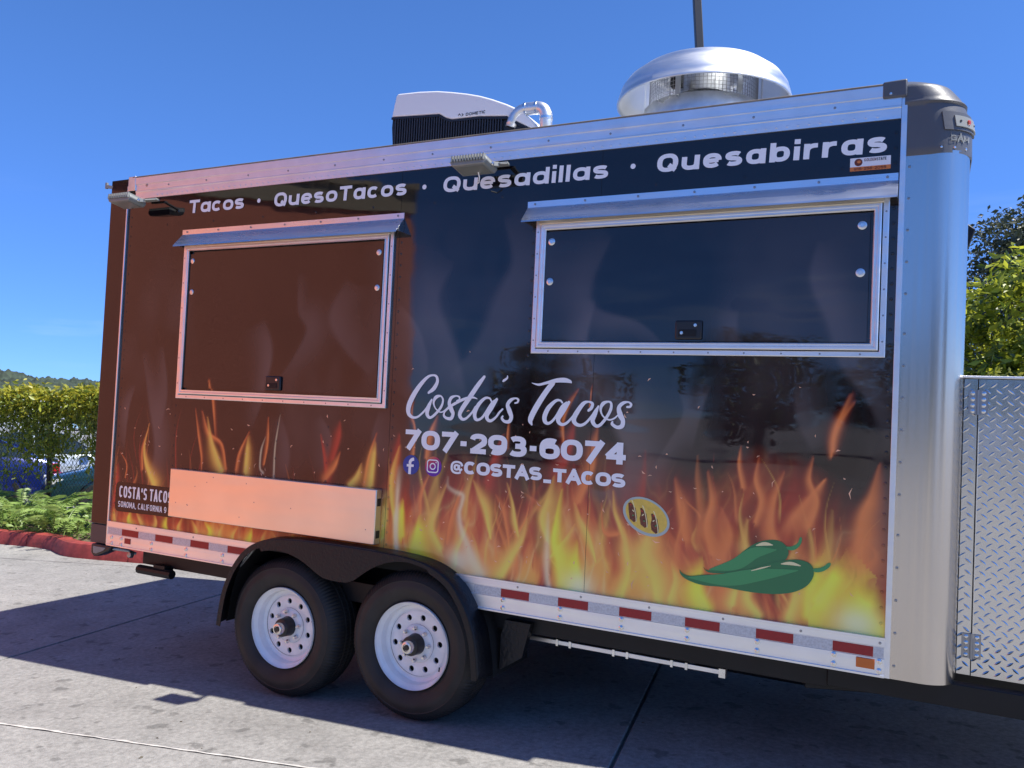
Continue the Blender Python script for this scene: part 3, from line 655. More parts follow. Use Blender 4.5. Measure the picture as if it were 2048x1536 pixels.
def print_rgb(X, Z):
    X = np.asarray(X, float).ravel(); Z = np.asarray(Z, float).ravel()
    dark = np.array(lin(16, 13, 15)); brown = np.array(lin(54, 28, 26)); red = np.array(lin(200, 66, 44)); orange = np.array(lin(244, 148, 76))
    right = 1 / (1 + np.exp(-(X + 0.72) * 9))               # the fire is thick ahead of the wheels, thin behind them
    wx = X + 0.10 * (fbm(X * 1.3, Z * 2.2, 41) - 0.5) * 2 + 0.04 * np.sin(Z * 9 + X * 3)
    top = (1.05 + 0.42 * right) + 0.35 * (fbm(X * 2.1 + 7, Z * 0.6, 44) - 0.5)
    top = top - 0.25 * np.clip((X - 1.35) / 0.35, 0, 1)
    env = np.clip((top - Z) / (0.42 + 0.2 * right), 0, 1)
    st = fbm(wx * 10, Z * 1.9, 51, 5); st2 = np.abs(fbm(wx * 6 + 3, Z * 1.3, 61, 3) - 0.5) * 2
    heat = np.clip(env * (-0.12 + 2.1 * st - 0.5 * st2), 0, 1)
    heat = np.clip(heat + np.clip((1.02 - Z) / .22, 0, 1) * .34 * (.3 + 1.2 * st), 0, 1)
    fil = (1 - np.abs(2 * fbm(wx * 7.5 + 11, Z * 2.0 + 2, 81, 4) - 1)) ** 14 * env; fil2 = (1 - np.abs(2 * fbm(wx * 5.0 + 31, Z * 1.5 + 7, 85, 4) - 1)) ** 22 * env
    haze = np.clip((1.95 - Z) / 0.9, 0, 1) * (0.35 + 0.65 * fbm(X * 1.2, Z * 1.0, 71))
    C = dark + (brown - dark) * haze[:, None]
    a = np.clip(heat * 1.7, 0, 1)[:, None]; C = C * (1 - a) + red * a
    a = np.clip(heat * 1.6 - 0.62, 0, 1)[:, None]; C = C * (1 - a) + orange * a
    a = (np.clip((.98 - Z) / .2, 0, 1) * np.clip(heat * 1.5 - .75, 0, 1) * .8)[:, None]; C = C * (1 - a) + np.array(lin(254, 206, 84)) * a
    a = np.clip(fil * .55, 0, 1)[:, None]; C = C * (1 - a) + np.array(lin(244, 168, 84)) * a
    a = np.clip(fil2 * .65, 0, 1)[:, None]; C = C * (1 - a) + np.array(lin(252, 214, 130)) * a
    sm = np.array(lin(120, 106, 102))
    for q_, pts in enumerate(SMOKE):
        fat = [(p[0], p[1], p[2] * 2.2) for p in pts]
        sel, m, t = stroke_mask(X, Z, fat, 1.0 if q_ % 2 else -1.0, 1.0, (7.0, 0.22))
        if m is None: continue
        nz_ = 0.55 + 0.9 * fbm(X[sel] * 3, Z[sel] * 2.2, 200 + q_, 3)
        al = (np.clip(m * (0.60 if q_ < 2 else 0.34) * nz_, 0, 1) * np.sin(np.clip(t, 0, 1) * PI) ** 0.6)[:, None]; C[sel] = C[sel] * (1 - al) + sm * al
    big = np.clip(fbm(X * 1.6 + 2, Z * .9 + 4, 301, 4) - .47, 0, 1) * np.clip((Z - .95) / .5, 0, 1) * np.clip((2.75 - Z) / .6, 0, 1)
    al = np.clip(big * 1.1, 0, .22)[:, None]; C = C * (1 - al) + sm * al
    order = {'r': 0, 'o': 1, 'c': 2, 'y': 3, 'w': 4}
    sgn = 1
    for kind, pts, alp in EXTRA:
        sgn = -sgn; sel, m, t = stroke_mask(X, Z, pts, sgn)
        if m is None: continue
        al = (m * alp * np.clip(.3 + 1.8 * t, 0, 1) * np.clip((1 - t) * 5, 0, 1))[:, None]; C[sel] = C[sel] * (1 - al) + np.array(KCOL[kind]) * al
    for kind, pts in sorted(FLAMES, key=lambda q: order[q[0]]):
        sgn = -sgn
        # a red halo first, then the tongue
        if kind in 'ocyr':
            sel, m, t = stroke_mask(X, Z, [(p[0], p[1], p[2] * 1.9) for p in pts], sgn, 1.2)
            if m is not None:
                al = (m * 0.30)[:, None]; hc = np.array(KCOL['r'] if kind in 'or' else KCOL['o']); C[sel] = C[sel] * (1 - al) + hc * al
        soft = 2.4 if kind in 'y' else 1.6
        sel, m, t = stroke_mask(X, Z, pts, sgn, soft, (1.6, .9) if kind == 'w' else (7.0, 1.15))
        if m is None: continue
        al = (np.clip(m * KALPHA[kind], 0, 1) * np.clip(0.25 + 2.2 * t, 0, 1))[:, None]
        C[sel] = C[sel] * (1 - al) + np.array(KCOL[kind]) * al
        if kind in 'cy':     # hotter heart low in the tongue
            sel, m, t = stroke_mask(X, Z, [(p[0], p[1], p[2] * 0.5) for p in pts], sgn, soft)
            if m is None: continue
            al = (m * 0.6 * np.clip(t * 1.6 - 0.4, 0, 1))[:, None]; C[sel] = C[sel] * (1 - al) + np.array(lin(250, 232, 96)) * al
    for hx, hz in ((0.405, 0.83), (1.61, 0.845), (-0.25, 0.87)):       # white-hot spots in the print
        al = (np.exp(-(((X - hx) / 0.075) ** 2 + ((Z - hz) / 0.06) ** 2)) * 0.6)[:, None]; C = C * (1 - al) + np.array(lin(250, 248, 214)) * al
    return np.clip(C, 0.003, 0.9)

def printed_sheet(name, xs, zs, y, parent):
    xs = np.asarray(xs); zs = np.asarray(zs)
    XX, ZZ = np.meshgrid(xs, zs, indexing='ij'); n, m = XX.shape
    V = np.stack([XX, np.full_like(XX, y), ZZ], -1).reshape(-1, 3)
    ii, jj = np.meshgrid(np.arange(n - 1), np.arange(m - 1), indexing='ij'); a = (ii * m + jj).ravel()
    F = np.stack([a, a + m, a + m + 1, a + 1], 1)
    o = fast_mesh(name, V, F, M['wrap'], parent)
    ca = o.data.color_attributes.new("print", 'FLOAT_COLOR', 'POINT')
    rgb = print_rgb(XX, ZZ)
    ca.data.foreach_set("color", np.concatenate([rgb, np.ones((len(rgb), 1))], 1).astype(np.float32).ravel())
    return o
zs = np.concatenate([np.arange(0.795, 1.55, 0.0042), np.arange(1.55, 2.0, 0.0085), np.linspace(2.0, 2.905, 92)])
wrap = printed_sheet("printed_side_panel", np.arange(-2.872, 1.722, 0.0046), zs, 0.0, trailer)
wrap["label"] = "glossy dark side panel printed with smoke and flames"
SEAMX = (-0.715, 0.43)
sm_ = MB()
for x in SEAMX: sm_.box(x - 0.0006, x + 0.0006, -0.0008, 0.001, 0.80, 2.90)
sm_.build("panel_seam", M['black_gap'], wrap)

# ------------------------------------------------------------------ stroke lettering
def strip(mb, pts, ws, y0, closed=False, ramp=0.0008):
    """flat ribbon in the XZ plane, facing -Y, at depth y0 (ramping so that crossings never coincide)"""
    P_ = [np.array(p[:2], float) for p in pts]; n = len(P_); L = []; R_ = []
    for i in range(n):
        if closed: a, b = P_[(i - 1) % n], P_[(i + 1) % n]
        else: a, b = P_[max(i - 1, 0)], P_[min(i + 1, n - 1)]
        d = b - a; l = np.hypot(*d); d = d / (l + 1e-12); nn = np.array([-d[1], d[0]])
        k = 1.0
        if 0 < i < n - 1 or closed:
            d1 = P_[i] - P_[(i - 1) % n]; d1 = d1 / (np.hypot(*d1) + 1e-12)
            c = abs(d1[0] * d[0] + d1[1] * d[1]); k = 1 / max(c, 0.45)
        L.append(P_[i] + nn * ws[i] / 2 * k); R_.append(P_[i] - nn * ws[i] / 2 * k)
    m = n if closed else n - 1
    vs_ = [(p[0], y0 - ramp * i / n, p[1]) for i, p in enumerate(L)] + [(p[0], y0 - ramp * i / n, p[1]) for i, p in enumerate(R_)]
    if closed: vs_ = [(v[0], y0, v[2]) for v in vs_]
    mb.add(vs_, [(i, n + i, n + (i + 1) % n, (i + 1) % n) for i in range(m)])
def E_(cx, cy, rx, ry, a0, a1, n=26):
    return [(cx + rx * math.cos(math.radians(a0 + (a1 - a0) * k / n)), cy + ry * math.sin(math.radians(a0 + (a1 - a0) * k / n))) for k in range(n + 1)]
RING = ('ring',)
def SE(cx, cy, rx, ry, a0, a1, n=26):
    """squarish oval arc for grotesque letters"""
    out = []
    for k in range(n + 1):
        a = math.radians(a0 + (a1 - a0) * k / n); c, s_ = math.cos(a), math.sin(a); p = 2 / 2.45
        out.append((cx + rx * math.copysign(abs(c) ** p, c), cy + ry * math.copysign(abs(s_) ** p, s_)))
    return out
def glyph(ch):
    """(width, [strokes]) in a unit box; stroke = (points, closed, extend ends)"""
    O = (SE(.5, .5, .5, .5, 0, 360)[:-1], True, 0)
    S_ = (SE(.5, .75, .5, .25, 28, 270, 18) + SE(.5, .25, .5, .25, 90, -152, 18)[1:], False, 0)
    X = .72
    low = {'a': (.80, [(SE(.46, .36, .46, .36, 0, 360)[:-1], True, 0), ([(1, 0), (1, X)], False, 1)]),
           'c': (.74, [(SE(.5, .36, .5, .36, 42, 318), False, 0)]),
           'o': (.80, [(SE(.5, .36, .5, .36, 0, 360)[:-1], True, 0)]),
           'e': (.78, [(SE(.5, .36, .5, .36, 0, 322), False, 0), ([(0.05, .36), (.98, .36)], False, 0)]),
           's': (.68, [(SE(.5, .55, .5, .17, 25, 270, 16) + SE(.5, .18, .5, .18, 90, -152, 16)[1:], False, 0)]),
           'u': (.78, [([(0, X), (0, .34)] + SE(.5, .34, .5, .34, 180, 360, 16)[1:] , False, .5), ([(1, X), (1, 0)], False, 1)]),
           'd': (.80, [(SE(.46, .36, .46, .36, 0, 360)[:-1], True, 0), ([(1, 0), (1, 1)], False, 1)]),
           'b': (.80, [(SE(.54, .36, .46, .36, 0, 360)[:-1], True, 0), ([(0, 0), (0, 1)], False, 1)]),
           'i': (.0, [([(0, 0), (0, .62)], False, 1), ([(0, 1.07), (0, 1.10)], False, 1)]),
           'l': (.0, [([(0, 0), (0, 1)], False, 1)]),
           'r': (.46, [([(0, 0), (0, X)], False, 1), (SE(1.0, .30, 1.0, .42, 178, 84, 12), False, .3)])}
    if ch in low: return low[ch]
    up = {'O': (1.0, [O]), '0': (.95, [O]), 'C': (.88, [(SE(.5, .5, .5, .5, 44, 316), False, 0)]),
          'G': (.97, [(SE(.5, .5, .5, .5, 44, 350), False, 0), ([(.55, .44), (1, .44)], False, 0)]),
          'Q': (1.0, [O, ([(.58, .34), (1.02, -.06)], False, 0)]), 'S': (.85, [S_]),
          'T': (.85, [([(0, 1), (1, 1)], False, 1), ([(.5, .96), (.5, 0)], False, 1)]),
          'A': (.95, [([(0, 0), (.46, 1)], False, 1), ([(1, 0), (.54, 1)], False, 1), ([(.2, .27), (.8, .27)], False, 0)]),
          'D': (.92, [([(0, 0), (0, 1)], False, 1), ([(0, 1), (.45, 1)] + SE(.45, .5, .55, .5, 90, -90, 18)[1:] + [(0, 0)], False, 0)]),
          'M': (1.1, [([(0, 0), (0, 1)], False, 1), ([(1, 0), (1, 1)], False, 1), ([(0, 1), (.5, .25), (1, 1)], False, 0)]),
          'N': (.9, [([(0, 0), (0, 1)], False, 1), ([(1, 0), (1, 1)], False, 1), ([(0, 1), (1, 0)], False, 0)]),
          'E': (.7, [([(0, 0), (0, 1)], False, 1), ([(0, 1), (1, 1)], False, .6), ([(0, .5), (.9, .5)], False, .4), ([(0, 0), (1, 0)], False, .6)]),
          'F': (.68, [([(0, 0), (0, 1)], False, 1), ([(0, 1), (1, 1)], False, .6), ([(0, .48), (.85, .48)], False, .4)]),
          'I': (.0, [([(0, 0), (0, 1)], False, 1)]), 'L': (.66, [([(0, 0), (0, 1)], False, 1), ([(0, 0), (1, 0)], False, .6)]),
          'R': (.82, [([(0, 0), (0, 1)], False, 1), ([(0, 1), (.55, 1)] + SE(.55, .74, .42, .26, 90, -90, 14)[1:] + [(0, .48)], False, 0), ([(.5, .46), (1, 0)], False, .8)]),
          '7': (.82, [([(0, 1), (1, 1)], False, .6), ([(.97, .98), (.28, 0)], False, .9)]),
          '2': (.82, [(SE(.5, .70, .48, .30, 172, -22, 18) + [(.72, .42), (.08, .02)], False, 0), ([(0, 0), (1, 0)], False, .6)]),
          '3': (.84, [(SE(.48, .755, .45, .245, 150, -90, 16), False, 0), (SE(.5, .26, .5, .26, 90, -150, 16), False, 0), ([(.35, .515), (.55, .515)], False, 0)]),
          '9': (.88, [(SE(.5, .66, .5, .34, 0, 360)[:-1], True, 0), (SE(.46, .5, .54, .5, 18, -125, 18), False, 0)]),
          '6': (.88, [(SE(.5, .34, .5, .34, 0, 360)[:-1], True, 0), (SE(.54, .5, .54, .5, 55, 198, 18), False, 0)]),
          '4': (.92, [([(.66, 1), (0, .30)], False, .3), ([(0, .27), (1, .27)], False, .5), ([(.72, 1), (.72, 0)], False, 1)]),
          '1': (.4, [([(.8, 0), (.8, 1)], False, 1), ([(0, .78), (.75, .98)], False, 0)]),
          '5': (.82, [([(.08, 1), (.95, 1)], False, .5), ([(.1, 1), (.05, .5)], False, .3), (SE(.48, .32, .5, .32, 140, -150, 18), False, 0)]),
          '8': (.84, [(SE(.5, .76, .44, .24, 0, 360)[:-1], True, 0), (SE(.5, .27, .5, .27, 0, 360)[:-1], True, 0)]),
          '-': (.34, [([(0, .44), (1, .44)], False, .2)]), '_': (.62, [([(0, -.20), (1, -.20)], False, .3)]),
          "'": (.1, [([(.5, 1), (.3, .72)], False, .6)]), ',': (.1, [([(.5, .06), (.2, -.16)], False, .6)]),
          '@': (1.08, [(SE(.5, .44, .52, .60, 312, 12, 30) , False, 0), (SE(.46, .45, .19, .24, 0, 360)[:-1], True, 0), ([(.70, .74), (.70, .30), (.84, .14), (1.0, .32)], False, 0)]),
          ' ': (.42, [])}
    return up[ch]
def word(name, text, x0, x1, zb, cap, wv, wh, mat_, parent, y=-0.0022, track=0.16, low_scale=1.0, slant=0.0, thin=None, plane=None):
    """lay text from x0 to x1 with baseline zb; stems wv wide, bars wh"""
    gl = [glyph(c) for c in text]
    adv = [g_[0] for g_ in gl]
    n = len(text)
    # total = sum(k*adv + wv) + (n-1)*track ; solve k so that the word fills x0..x1
    tr = track * cap
    k = (x1 - x0 - n * wv - (n - 1) * tr + sum(wv for c in text if c == ' ')) / max(sum(adv), 1e-6)
    mb = MB(); x = x0; lay = 0
    for c, (w, sts) in zip(text, gl):
        W_ = k * w
        for pts, closed, ext in sts:
            q = [(x + wv / 2 + px * W_, zb + wh / 2 + pz * (cap - wh)) for px, pz in pts]
            if c in "4A7" : q = [(a, b) for a, b in q]
            ws = []
            m = len(q)
            for i in range(m):
                a = q[(i - 1) % m] if closed or i > 0 else q[i]; b = q[(i + 1) % m] if closed or i < m - 1 else q[i]
                dx, dz = b[0] - a[0], b[1] - a[1]; l = math.hypot(dx, dz) + 1e-9
                ws.append(math.sqrt((wv * dz / l) ** 2 + (wh * dx / l) ** 2))
            tp = (thin or {}).get(c)
            if tp: ws = [v * tp for v in ws]
            if ext and not closed:
                q = list(q)
                for e, (i0, i1) in enumerate(((0, 1), (-1, -2))):
                    dx, dz = q[i0][0] - q[i1][0], q[i0][1] - q[i1][1]; l = math.hypot(dx, dz) + 1e-9
                    h = (wv * abs(dx) / l + wh * abs(dz) / l) / 2 * ext
                    q[i0] = (q[i0][0] + dx / l * h, q[i0][1] + dz / l * h)
            q = [(a + slant * (b - zb), b) for a, b in q]
            strip(mb, q, ws, y - 0.00009 * (lay % 7), closed); lay += 1
        x += W_ + (wv if c != ' ' else 0) + tr
    if plane: mb.v = [plane(*v) for v in mb.v]
    o = mb.build(name, mat_, parent, fix=False)
    return o
def disc(mb, cx, cz, rx, rz, y, n=28, r_in=0.0):
    vs_ = [(cx + rx * math.cos(2 * PI * k / n), y, cz + rz * math.sin(2 * PI * k / n)) for k in range(n)]
    if r_in:
        vs_ += [(cx + rx * r_in * math.cos(2 * PI * k / n), y, cz + rz * r_in * math.sin(2 * PI * k / n)) for k in range(n)]
        mb.add(vs_, [(k, n + k, n + (k + 1) % n, (k + 1) % n) for k in range(n)])
    else: mb.add(vs_, [tuple(range(n))])
def poly(mb, pts, y): mb.add([(x, y, z) for x, z in pts], [tuple(range(len(pts)))])

WV = M['white_vinyl']
# headline over the hatches
hl = dict(cap=0.082, wv=0.0215, wh=0.0172, mat_=WV, parent=trailer)
word("headline_word", "Tacos", -2.313, -1.853, 2.775, track=.14, slant=0.05, **hl)
word("headline_word", "QuesoTacos", -1.616, -0.685, 2.768, track=.17, slant=0.05, **hl)
word("headline_word", "Quesadillas", -0.455, 0.460, 2.762, track=.19, slant=0.05, **hl)
word("headline_word", "Quesabirras", 0.697, 1.665, 2.766, track=.19, slant=0.05, **{**hl, 'cap': 0.084, 'wv': 0.0245, 'wh': 0.019})
for x, z, r in ((-1.735, 2.814, .013), (-0.571, 2.802, .013), (0.583, 2.807, .0125)):
    b = MB(); disc(b, x, z, r, r, -0.0022); b.build("headline_dot", WV, trailer, fix=False)
# brush script name
b = MB()
for i, pts in enumerate(BRUSH):
    c = catmull(pts, 11 * len(pts))
    strip(b, c, np.maximum(c[:, 2], 0.002), -0.0022 - 0.0009 * (i % 3), False, 0.0008)
    for e in (0, -1):
        if c[e][2] > 0.006: disc(b, c[e][0], c[e][1], c[e][2] / 2 * .98, c[e][2] / 2 * .98, -0.0021 - 0.0009 * (i % 3), 14)
nm = b.build("script_lettering", WV, trailer, fix=False); nm["label"] = "white brush script reading Costa's Tacos"
word("phone_number", "707-293-6074", -0.617, 0.616, 1.414, 0.101, 0.0315, 0.025, WV, trailer, track=.035)
word("account_name", "@COSTAS_TACOS", -0.329, 0.611, 1.308, 0.064, 0.0215, 0.0172, WV, trailer, track=.015, thin={'@': .62})
# two round emblems
b = MB(); disc(b, -0.567, 1.331, 0.0505, 0.0505, -0.002, 40); fb = b.build("round_emblem", M['blue_logo'], trailer, fix=False); fb["label"] = "blue round emblem with white letter f"
b = MB()
strip(b, [(-0.5735, 1.2815), (-0.5735, 1.342)] + E_(-0.5475, 1.342, .026, .019, 180, 92, 8)[1:], [.0165] * 10, -0.003)
strip(b, [(-0.5925, 1.327), (-0.5485, 1.327)], [.013] * 2, -0.0042)
b.build("emblem_letter", WV, fb, fix=False)
def igcol():
    m = bpy.data.materials.new("violet orange emblem print"); m.use_nodes = True; nt = m.node_tree; bb = nt.nodes["Principled BSDF"]; bb.inputs["Roughness"].default_value = .2
    co = nt.nodes.new("ShaderNodeTexCoord"); sp = nt.nodes.new("ShaderNodeSeparateXYZ"); nt.links.new(co.outputs["Generated"], sp.inputs[0])
    ad = nt.nodes.new("ShaderNodeMath"); ad.operation = 'MULTIPLY_ADD'; ad.inputs[1].default_value = -0.6; nt.links.new(sp.outputs["X"], ad.inputs[0]); nt.links.new(sp.outputs["Z"], ad.inputs[2])
    cr_ = nt.nodes.new("ShaderNodeValToRGB"); cr_.color_ramp.elements[0].color = (*lin(96, 30, 160), 1); cr_.color_ramp.elements[0].position = 0.0
    cr_.color_ramp.elements[1].color = (*lin(226, 150, 70), 1); cr_.color_ramp.elements[1].position = 1.0
    e = cr_.color_ramp.elements.new(0.5); e.color = (*lin(190, 50, 90), 1)
    nt.links.new(ad.outputs[0], cr_.inputs["Fac"]); nt.links.new(cr_.outputs["Color"], bb.inputs["Base Color"]); return m
b = MB(); disc(b, -0.430, 1.332, 0.0500, 0.0515, -0.002, 40); ig = b.build("round_emblem", igcol(), trailer, fix=False); ig["label"] = "violet and orange round emblem with camera outline"
b = MB()
rrp = []
for cx_, cz_, a0 in ((.016, .018, 0), (-.016, .018, 90), (-.016, -.018, 180), (.016, -.018, 270)):
    rrp += E_(-0.433 + cx_, 1.333 + cz_, .0165, .0135, a0, a0 + 90, 6)
strip(b, rrp, [.0062] * len(rrp), -0.003, True)
strip(b, E_(-0.433, 1.332, .0155, .0150, 0, 360)[:-1], [.006] * 26, -0.003, True)
disc(b, -0.4135, 1.353, .0035, .0035, -0.003, 12)
b.build("emblem_outline", WV, ig, fix=False)
# two green chillies and a plate of tacos printed near the nose
M['chilli'] = mat("green chilli print", lin(66, 152, 92), 0.12); M['chilli_d'] = mat("dark green chilli print", lin(46, 120, 74), 0.12)
M['chilli_l'] = mat("light green chilli print", lin(96, 160, 104), 0.12); M['cream'] = mat("cream print", lin(236, 226, 170), 0.15)
M['tortilla'] = mat("tortilla print", lin(226, 192, 84), 0.15, var=(60, .08)); M['meat'] = mat("meat print", lin(110, 54, 40), 0.15, var=(160, .5)); M['salsa'] = mat("salsa print", lin(190, 48, 36), 0.15)
M['plate'] = mat("plate print", lin(176, 190, 182), 0.12)
def smooth_poly(pts, n=3):
    p = [Vector(q) for q in pts]
    for _ in range(n):
        q = []
        for i in range(len(p)):
            a, b_ = p[i], p[(i + 1) % len(p)]; q += [a * .75 + b_ * .25, a * .25 + b_ * .75]
        p = q
    return [(v.x, v.y) for v in p]
C1 = [(0.982, 1.001), (0.989, 0.981), (1.035, 0.984), (1.111, 1.04), (1.171, 1.101), (1.223, 1.134), (1.268, 1.145), (1.305, 1.144), (1.331, 1.124), (1.342, 1.098), (1.33, 1.066), (1.293, 1.047), (1.219, 1.018), (1.129, 0.987), (1.035, 0.971), (0.995, 0.974)]
C2 = [(0.878, 0.975), (0.887, 0.956), (0.924, 0.944), (0.98, 0.96), (1.067, 0.971), (1.159, 0.999), (1.249, 1.039), (1.322, 1.065), (1.38, 1.076), (1.424, 1.067), (1.443, 1.043), (1.441, 1.005), (1.413, 0.963), (1.356, 0.931), (1.268, 0.914), (1.162, 0.913), (1.069, 0.92), (0.982, 0.912), (0.916, 0.927), (0.883, 0.947)]
ST1 = [(1.324, 1.123), (1.35, 1.124), (1.375, 1.14), (1.381, 1.167), (1.39, 1.171), (1.39, 1.142), (1.368, 1.113), (1.339, 1.106)]
ST2 = [(1.436, 1.045), (1.468, 1.05), (1.492, 1.07), (1.495, 1.075), (1.508, 1.077), (1.503, 1.058), (1.475, 1.035), (1.443, 1.029)]
for k, (body, stem, yy_) in enumerate(((C1, ST1, -0.0022), (C2, ST2, -0.0040))):
    b = MB(); poly(b, smooth_poly(body), yy_); ch = b.build("printed_chilli", M['chilli_d'], trailer, fix=False); ch["label"] = ("green chilli pepper printed behind its twin", "green chilli pepper printed in front of its twin")[k]
    b = MB(); poly(b, smooth_poly(stem, 2), yy_ - .0003); b.build("chilli_stalk", M['chilli'], ch, fix=False)
    cx_ = sum(p[0] for p in body) / len(body); cz_ = sum(p[1] for p in body) / len(body)
    up_ = [(x, z) for x, z in body]
    b = MB()
    if k == 0: strip(b, catmull([(1.01, .985), (1.12, 1.022), (1.2, 1.08), (1.29, 1.105)], 24), [.004 + .05 * math.sin(PI * i / 23) for i in range(24)], yy_ - .0004)
    else: strip(b, catmull([(0.92, .94), (1.08, .952), (1.22, .99), (1.38, 1.03)], 24), [.004 + .055 * math.sin(PI * i / 23) for i in range(24)], yy_ - .0004)
    b.build("chilli_highlight", M['chilli'], ch, fix=False)
    b = MB()
    if k == 0: strip(b, catmull([(1.205, 1.113), (1.24, 1.124), (1.275, 1.123)], 12), [.003 + .012 * math.sin(PI * i / 11) for i in range(12)], yy_ - .0008)
    else: strip(b, catmull([(1.31, 1.048), (1.35, 1.055), (1.39, 1.05)], 12), [.003 + .011 * math.sin(PI * i / 11) for i in range(12)], yy_ - .0008); strip(b, catmull([(1.18, 1.0), (1.23, 1.02), (1.27, 1.035)], 12), [.001 + .005 * math.sin(PI * i / 11) for i in range(12)], yy_ - .0008)
    b.build("chilli_gloss", M['cream'], ch, fix=False)
def rot(pts, c, a): return [(c[0] + (x - c[0]) * math.cos(a) - (z - c[1]) * math.sin(a), c[1] + (x - c[0]) * math.sin(a) + (z - c[1]) * math.cos(a)) for x, z in pts]
pc = (0.715, 1.187); ta = math.radians(-24)
b = MB(); poly(b, rot(E_(pc[0], pc[1], .116, .080, 0, 360, 40)[:-1], pc, ta), -0.0022); pl = b.build("printed_plate", M['plate'], trailer, fix=False); pl["label"] = "small printed plate holding three tacos"
b = MB(); poly(b, rot(E_(pc[0], pc[1] + .002, .104, .069, 0, 360, 40)[:-1], pc, ta), -0.0026); b.build("plate_middle", M['tortilla'], pl, fix=False)
for k, dx in enumerate((.050, -.002, -.054)):
    c = (pc[0] + dx, pc[1] - dx * .40); ra_ = math.radians(14)
    b = MB(); poly(b, rot([(c[0] - .012, c[1] + .052)] + E_(c[0] - .012, c[1], .040, .052, 80, -80, 14) + [(c[0] - .012, c[1] - .052)], c, ra_), -0.0030 - .0006 * k); tcx = b.build("printed_taco", M['tortilla'], pl, fix=False)
    b = MB(); strip(b, rot([(c[0] - .016, c[1] + .040), (c[0] - .010, c[1] + .01), (c[0] - .012, c[1] - .03), (c[0] - .006, c[1] - .048)], c, ra_), [.014, .034, .036, .016], -0.0032 - .0006 * k, False, .0001); b.build("taco_filling", M['meat'], pl, fix=False)
    b = MB(); strip(b, rot(E_(c[0] - .004, c[1], .006, .050, 95, -85, 10), c, ra_), [.004] * 11, -0.0034 - .0006 * k, False, .0001); b.build("taco_edge", M['cream'], pl, fix=False)
    for q, mm_ in enumerate((M['salsa'], M['cream'], M['chilli'])):
        rq = random.Random(k * 7 + q); b = MB(); p0 = rot([(c[0] - .013 + rq.uniform(-.004, .004), c[1] + .030 - q * .024)], c, ra_)[0]
        strip(b, [p0, (p0[0] + .008, p0[1] + rq.uniform(-.008, .008))], [.005, .004], -.00345 - .0006 * k - .00005 * q, False, .00001); b.build("taco_garnish", mm_, pl, fix=False)
b = MB()
for i, (x, z, a0, l) in enumerate(SPARKS):
    if -2.30 < x < -.76 and z > 1.60: continue
    if .08 < x < 1.70 and z > 1.90: continue
    d = (math.cos(a0), math.sin(a0)); cv = 0.35 * l
    strip(b, [(x - d[0] * l, z - d[1] * l), (x - d[1] * cv, z + d[0] * cv), (x + d[0] * l, z + d[1] * l)], [.0008, .0036 + .0014 * (i % 3), .0006], -.0011, False, .0001)
M['spark'] = mat("spark print", lin(248, 190, 150), .15, var=(8, .2))
o = b.build("printed_sparks", M['spark'], wrap, fix=False); tag(o, kind="stuff")
# name plate at the tail
b = MB()
pp = []
for cx_, cz_, a0 in ((-2.318, 1.028, 0), (-2.79, 1.030, 90), (-2.79, 0.908, 180), (-2.318, 0.915, 270)): pp += E_(cx_, cz_, .034, .034, a0, a0 + 90, 6)
poly(b, pp, -0.0022); npn = b.build("name_plate", M['vinyl_dark'], trailer, fix=False); npn["label"] = "dark rounded plate with the business name and town"
word("plate_name", "COSTA'S TACOS", -2.788, -2.312, 0.966, 0.074, 0.0125, 0.012, WV, npn, y=-0.0035, track=.10)
word("plate_town", "SONOMA, CALIFORNIA 9", -2.792, -2.352, 0.904, 0.037, 0.0058, 0.0056, WV, npn, y=-0.0035, track=.14)
# builder's sticker under the last headline word
b = MB(); poly(b, [(1.528, 2.697), (1.682, 2.697), (1.682, 2.752), (1.528, 2.752)], -0.0022); stk = b.build("sticker", M['sticker_white'], trailer, fix=False); stk["label"] = "small white and orange sticker with a phone number"
b = MB(); poly(b, [(1.528, 2.697), (1.682, 2.697), (1.682, 2.7145), (1.528, 2.7145)], -0.0026); b.build("sticker_band", M['orange'], stk, fix=False)
b = MB(); disc(b, 1.560, 2.733, .0155, .0155, -0.0026, 24); b.build("sticker_disc", M['ink_brown'], stk, fix=False)
b = MB(); disc(b, 1.562, 2.735, .0075, .006, -0.0030, 16); b.build("sticker_sun", M['orange'], stk, fix=False)
word("sticker_name", "GOLDEN", 1.582, 1.627, 2.735, 0.0125, 0.0016, 0.0018, M['ink_brown'], stk, y=-0.003, track=.12)
word("sticker_name", "STATE", 1.629, 1.666, 2.735, 0.0125, 0.0022, 0.0022, M['ink'], stk, y=-0.003, track=.12)
word("sticker_number", "916-258-2055", 1.543, 1.666, 2.700, 0.0112, 0.0022, 0.0022, M['ink_brown'], stk, y=-0.003, track=.10)
# ------------------------------------------------------------------ trailer body
WID = 2.55
T = trailer
XR, XF = -3.04, 1.97           # tail and nose
b = MB()
b.box(XR + .004, 1.725, 0.006, WID - .006, 0.825, 3.0)
b.box(XR + .004, -1.815, 0.006, WID - .006, 0.665, 0.825)
b.box(-0.02, 1.725, 0.006, WID - .006, 0.665, 0.825)
b.box(-1.815, -0.02, 0.40, WID - .40, 0.665, 0.825)
b.box(1.725, XF - .02, 0.16, WID - .16, 0.665, 2.9)
b.build("body_core", M['black_paint'], T)
# far wall and tail wall skins
b = MB(); b.box(XR, 1.85, WID - .004, WID, 0.66, 3.04); b.build("far_side_panel", M['vinyl_dark'], T)
b = MB(); b.box(XR - .004, XR + .003, 0.012, WID - .012, 0.66, 3.03); b.build("tail_panel", M['vinyl_dark'], T)
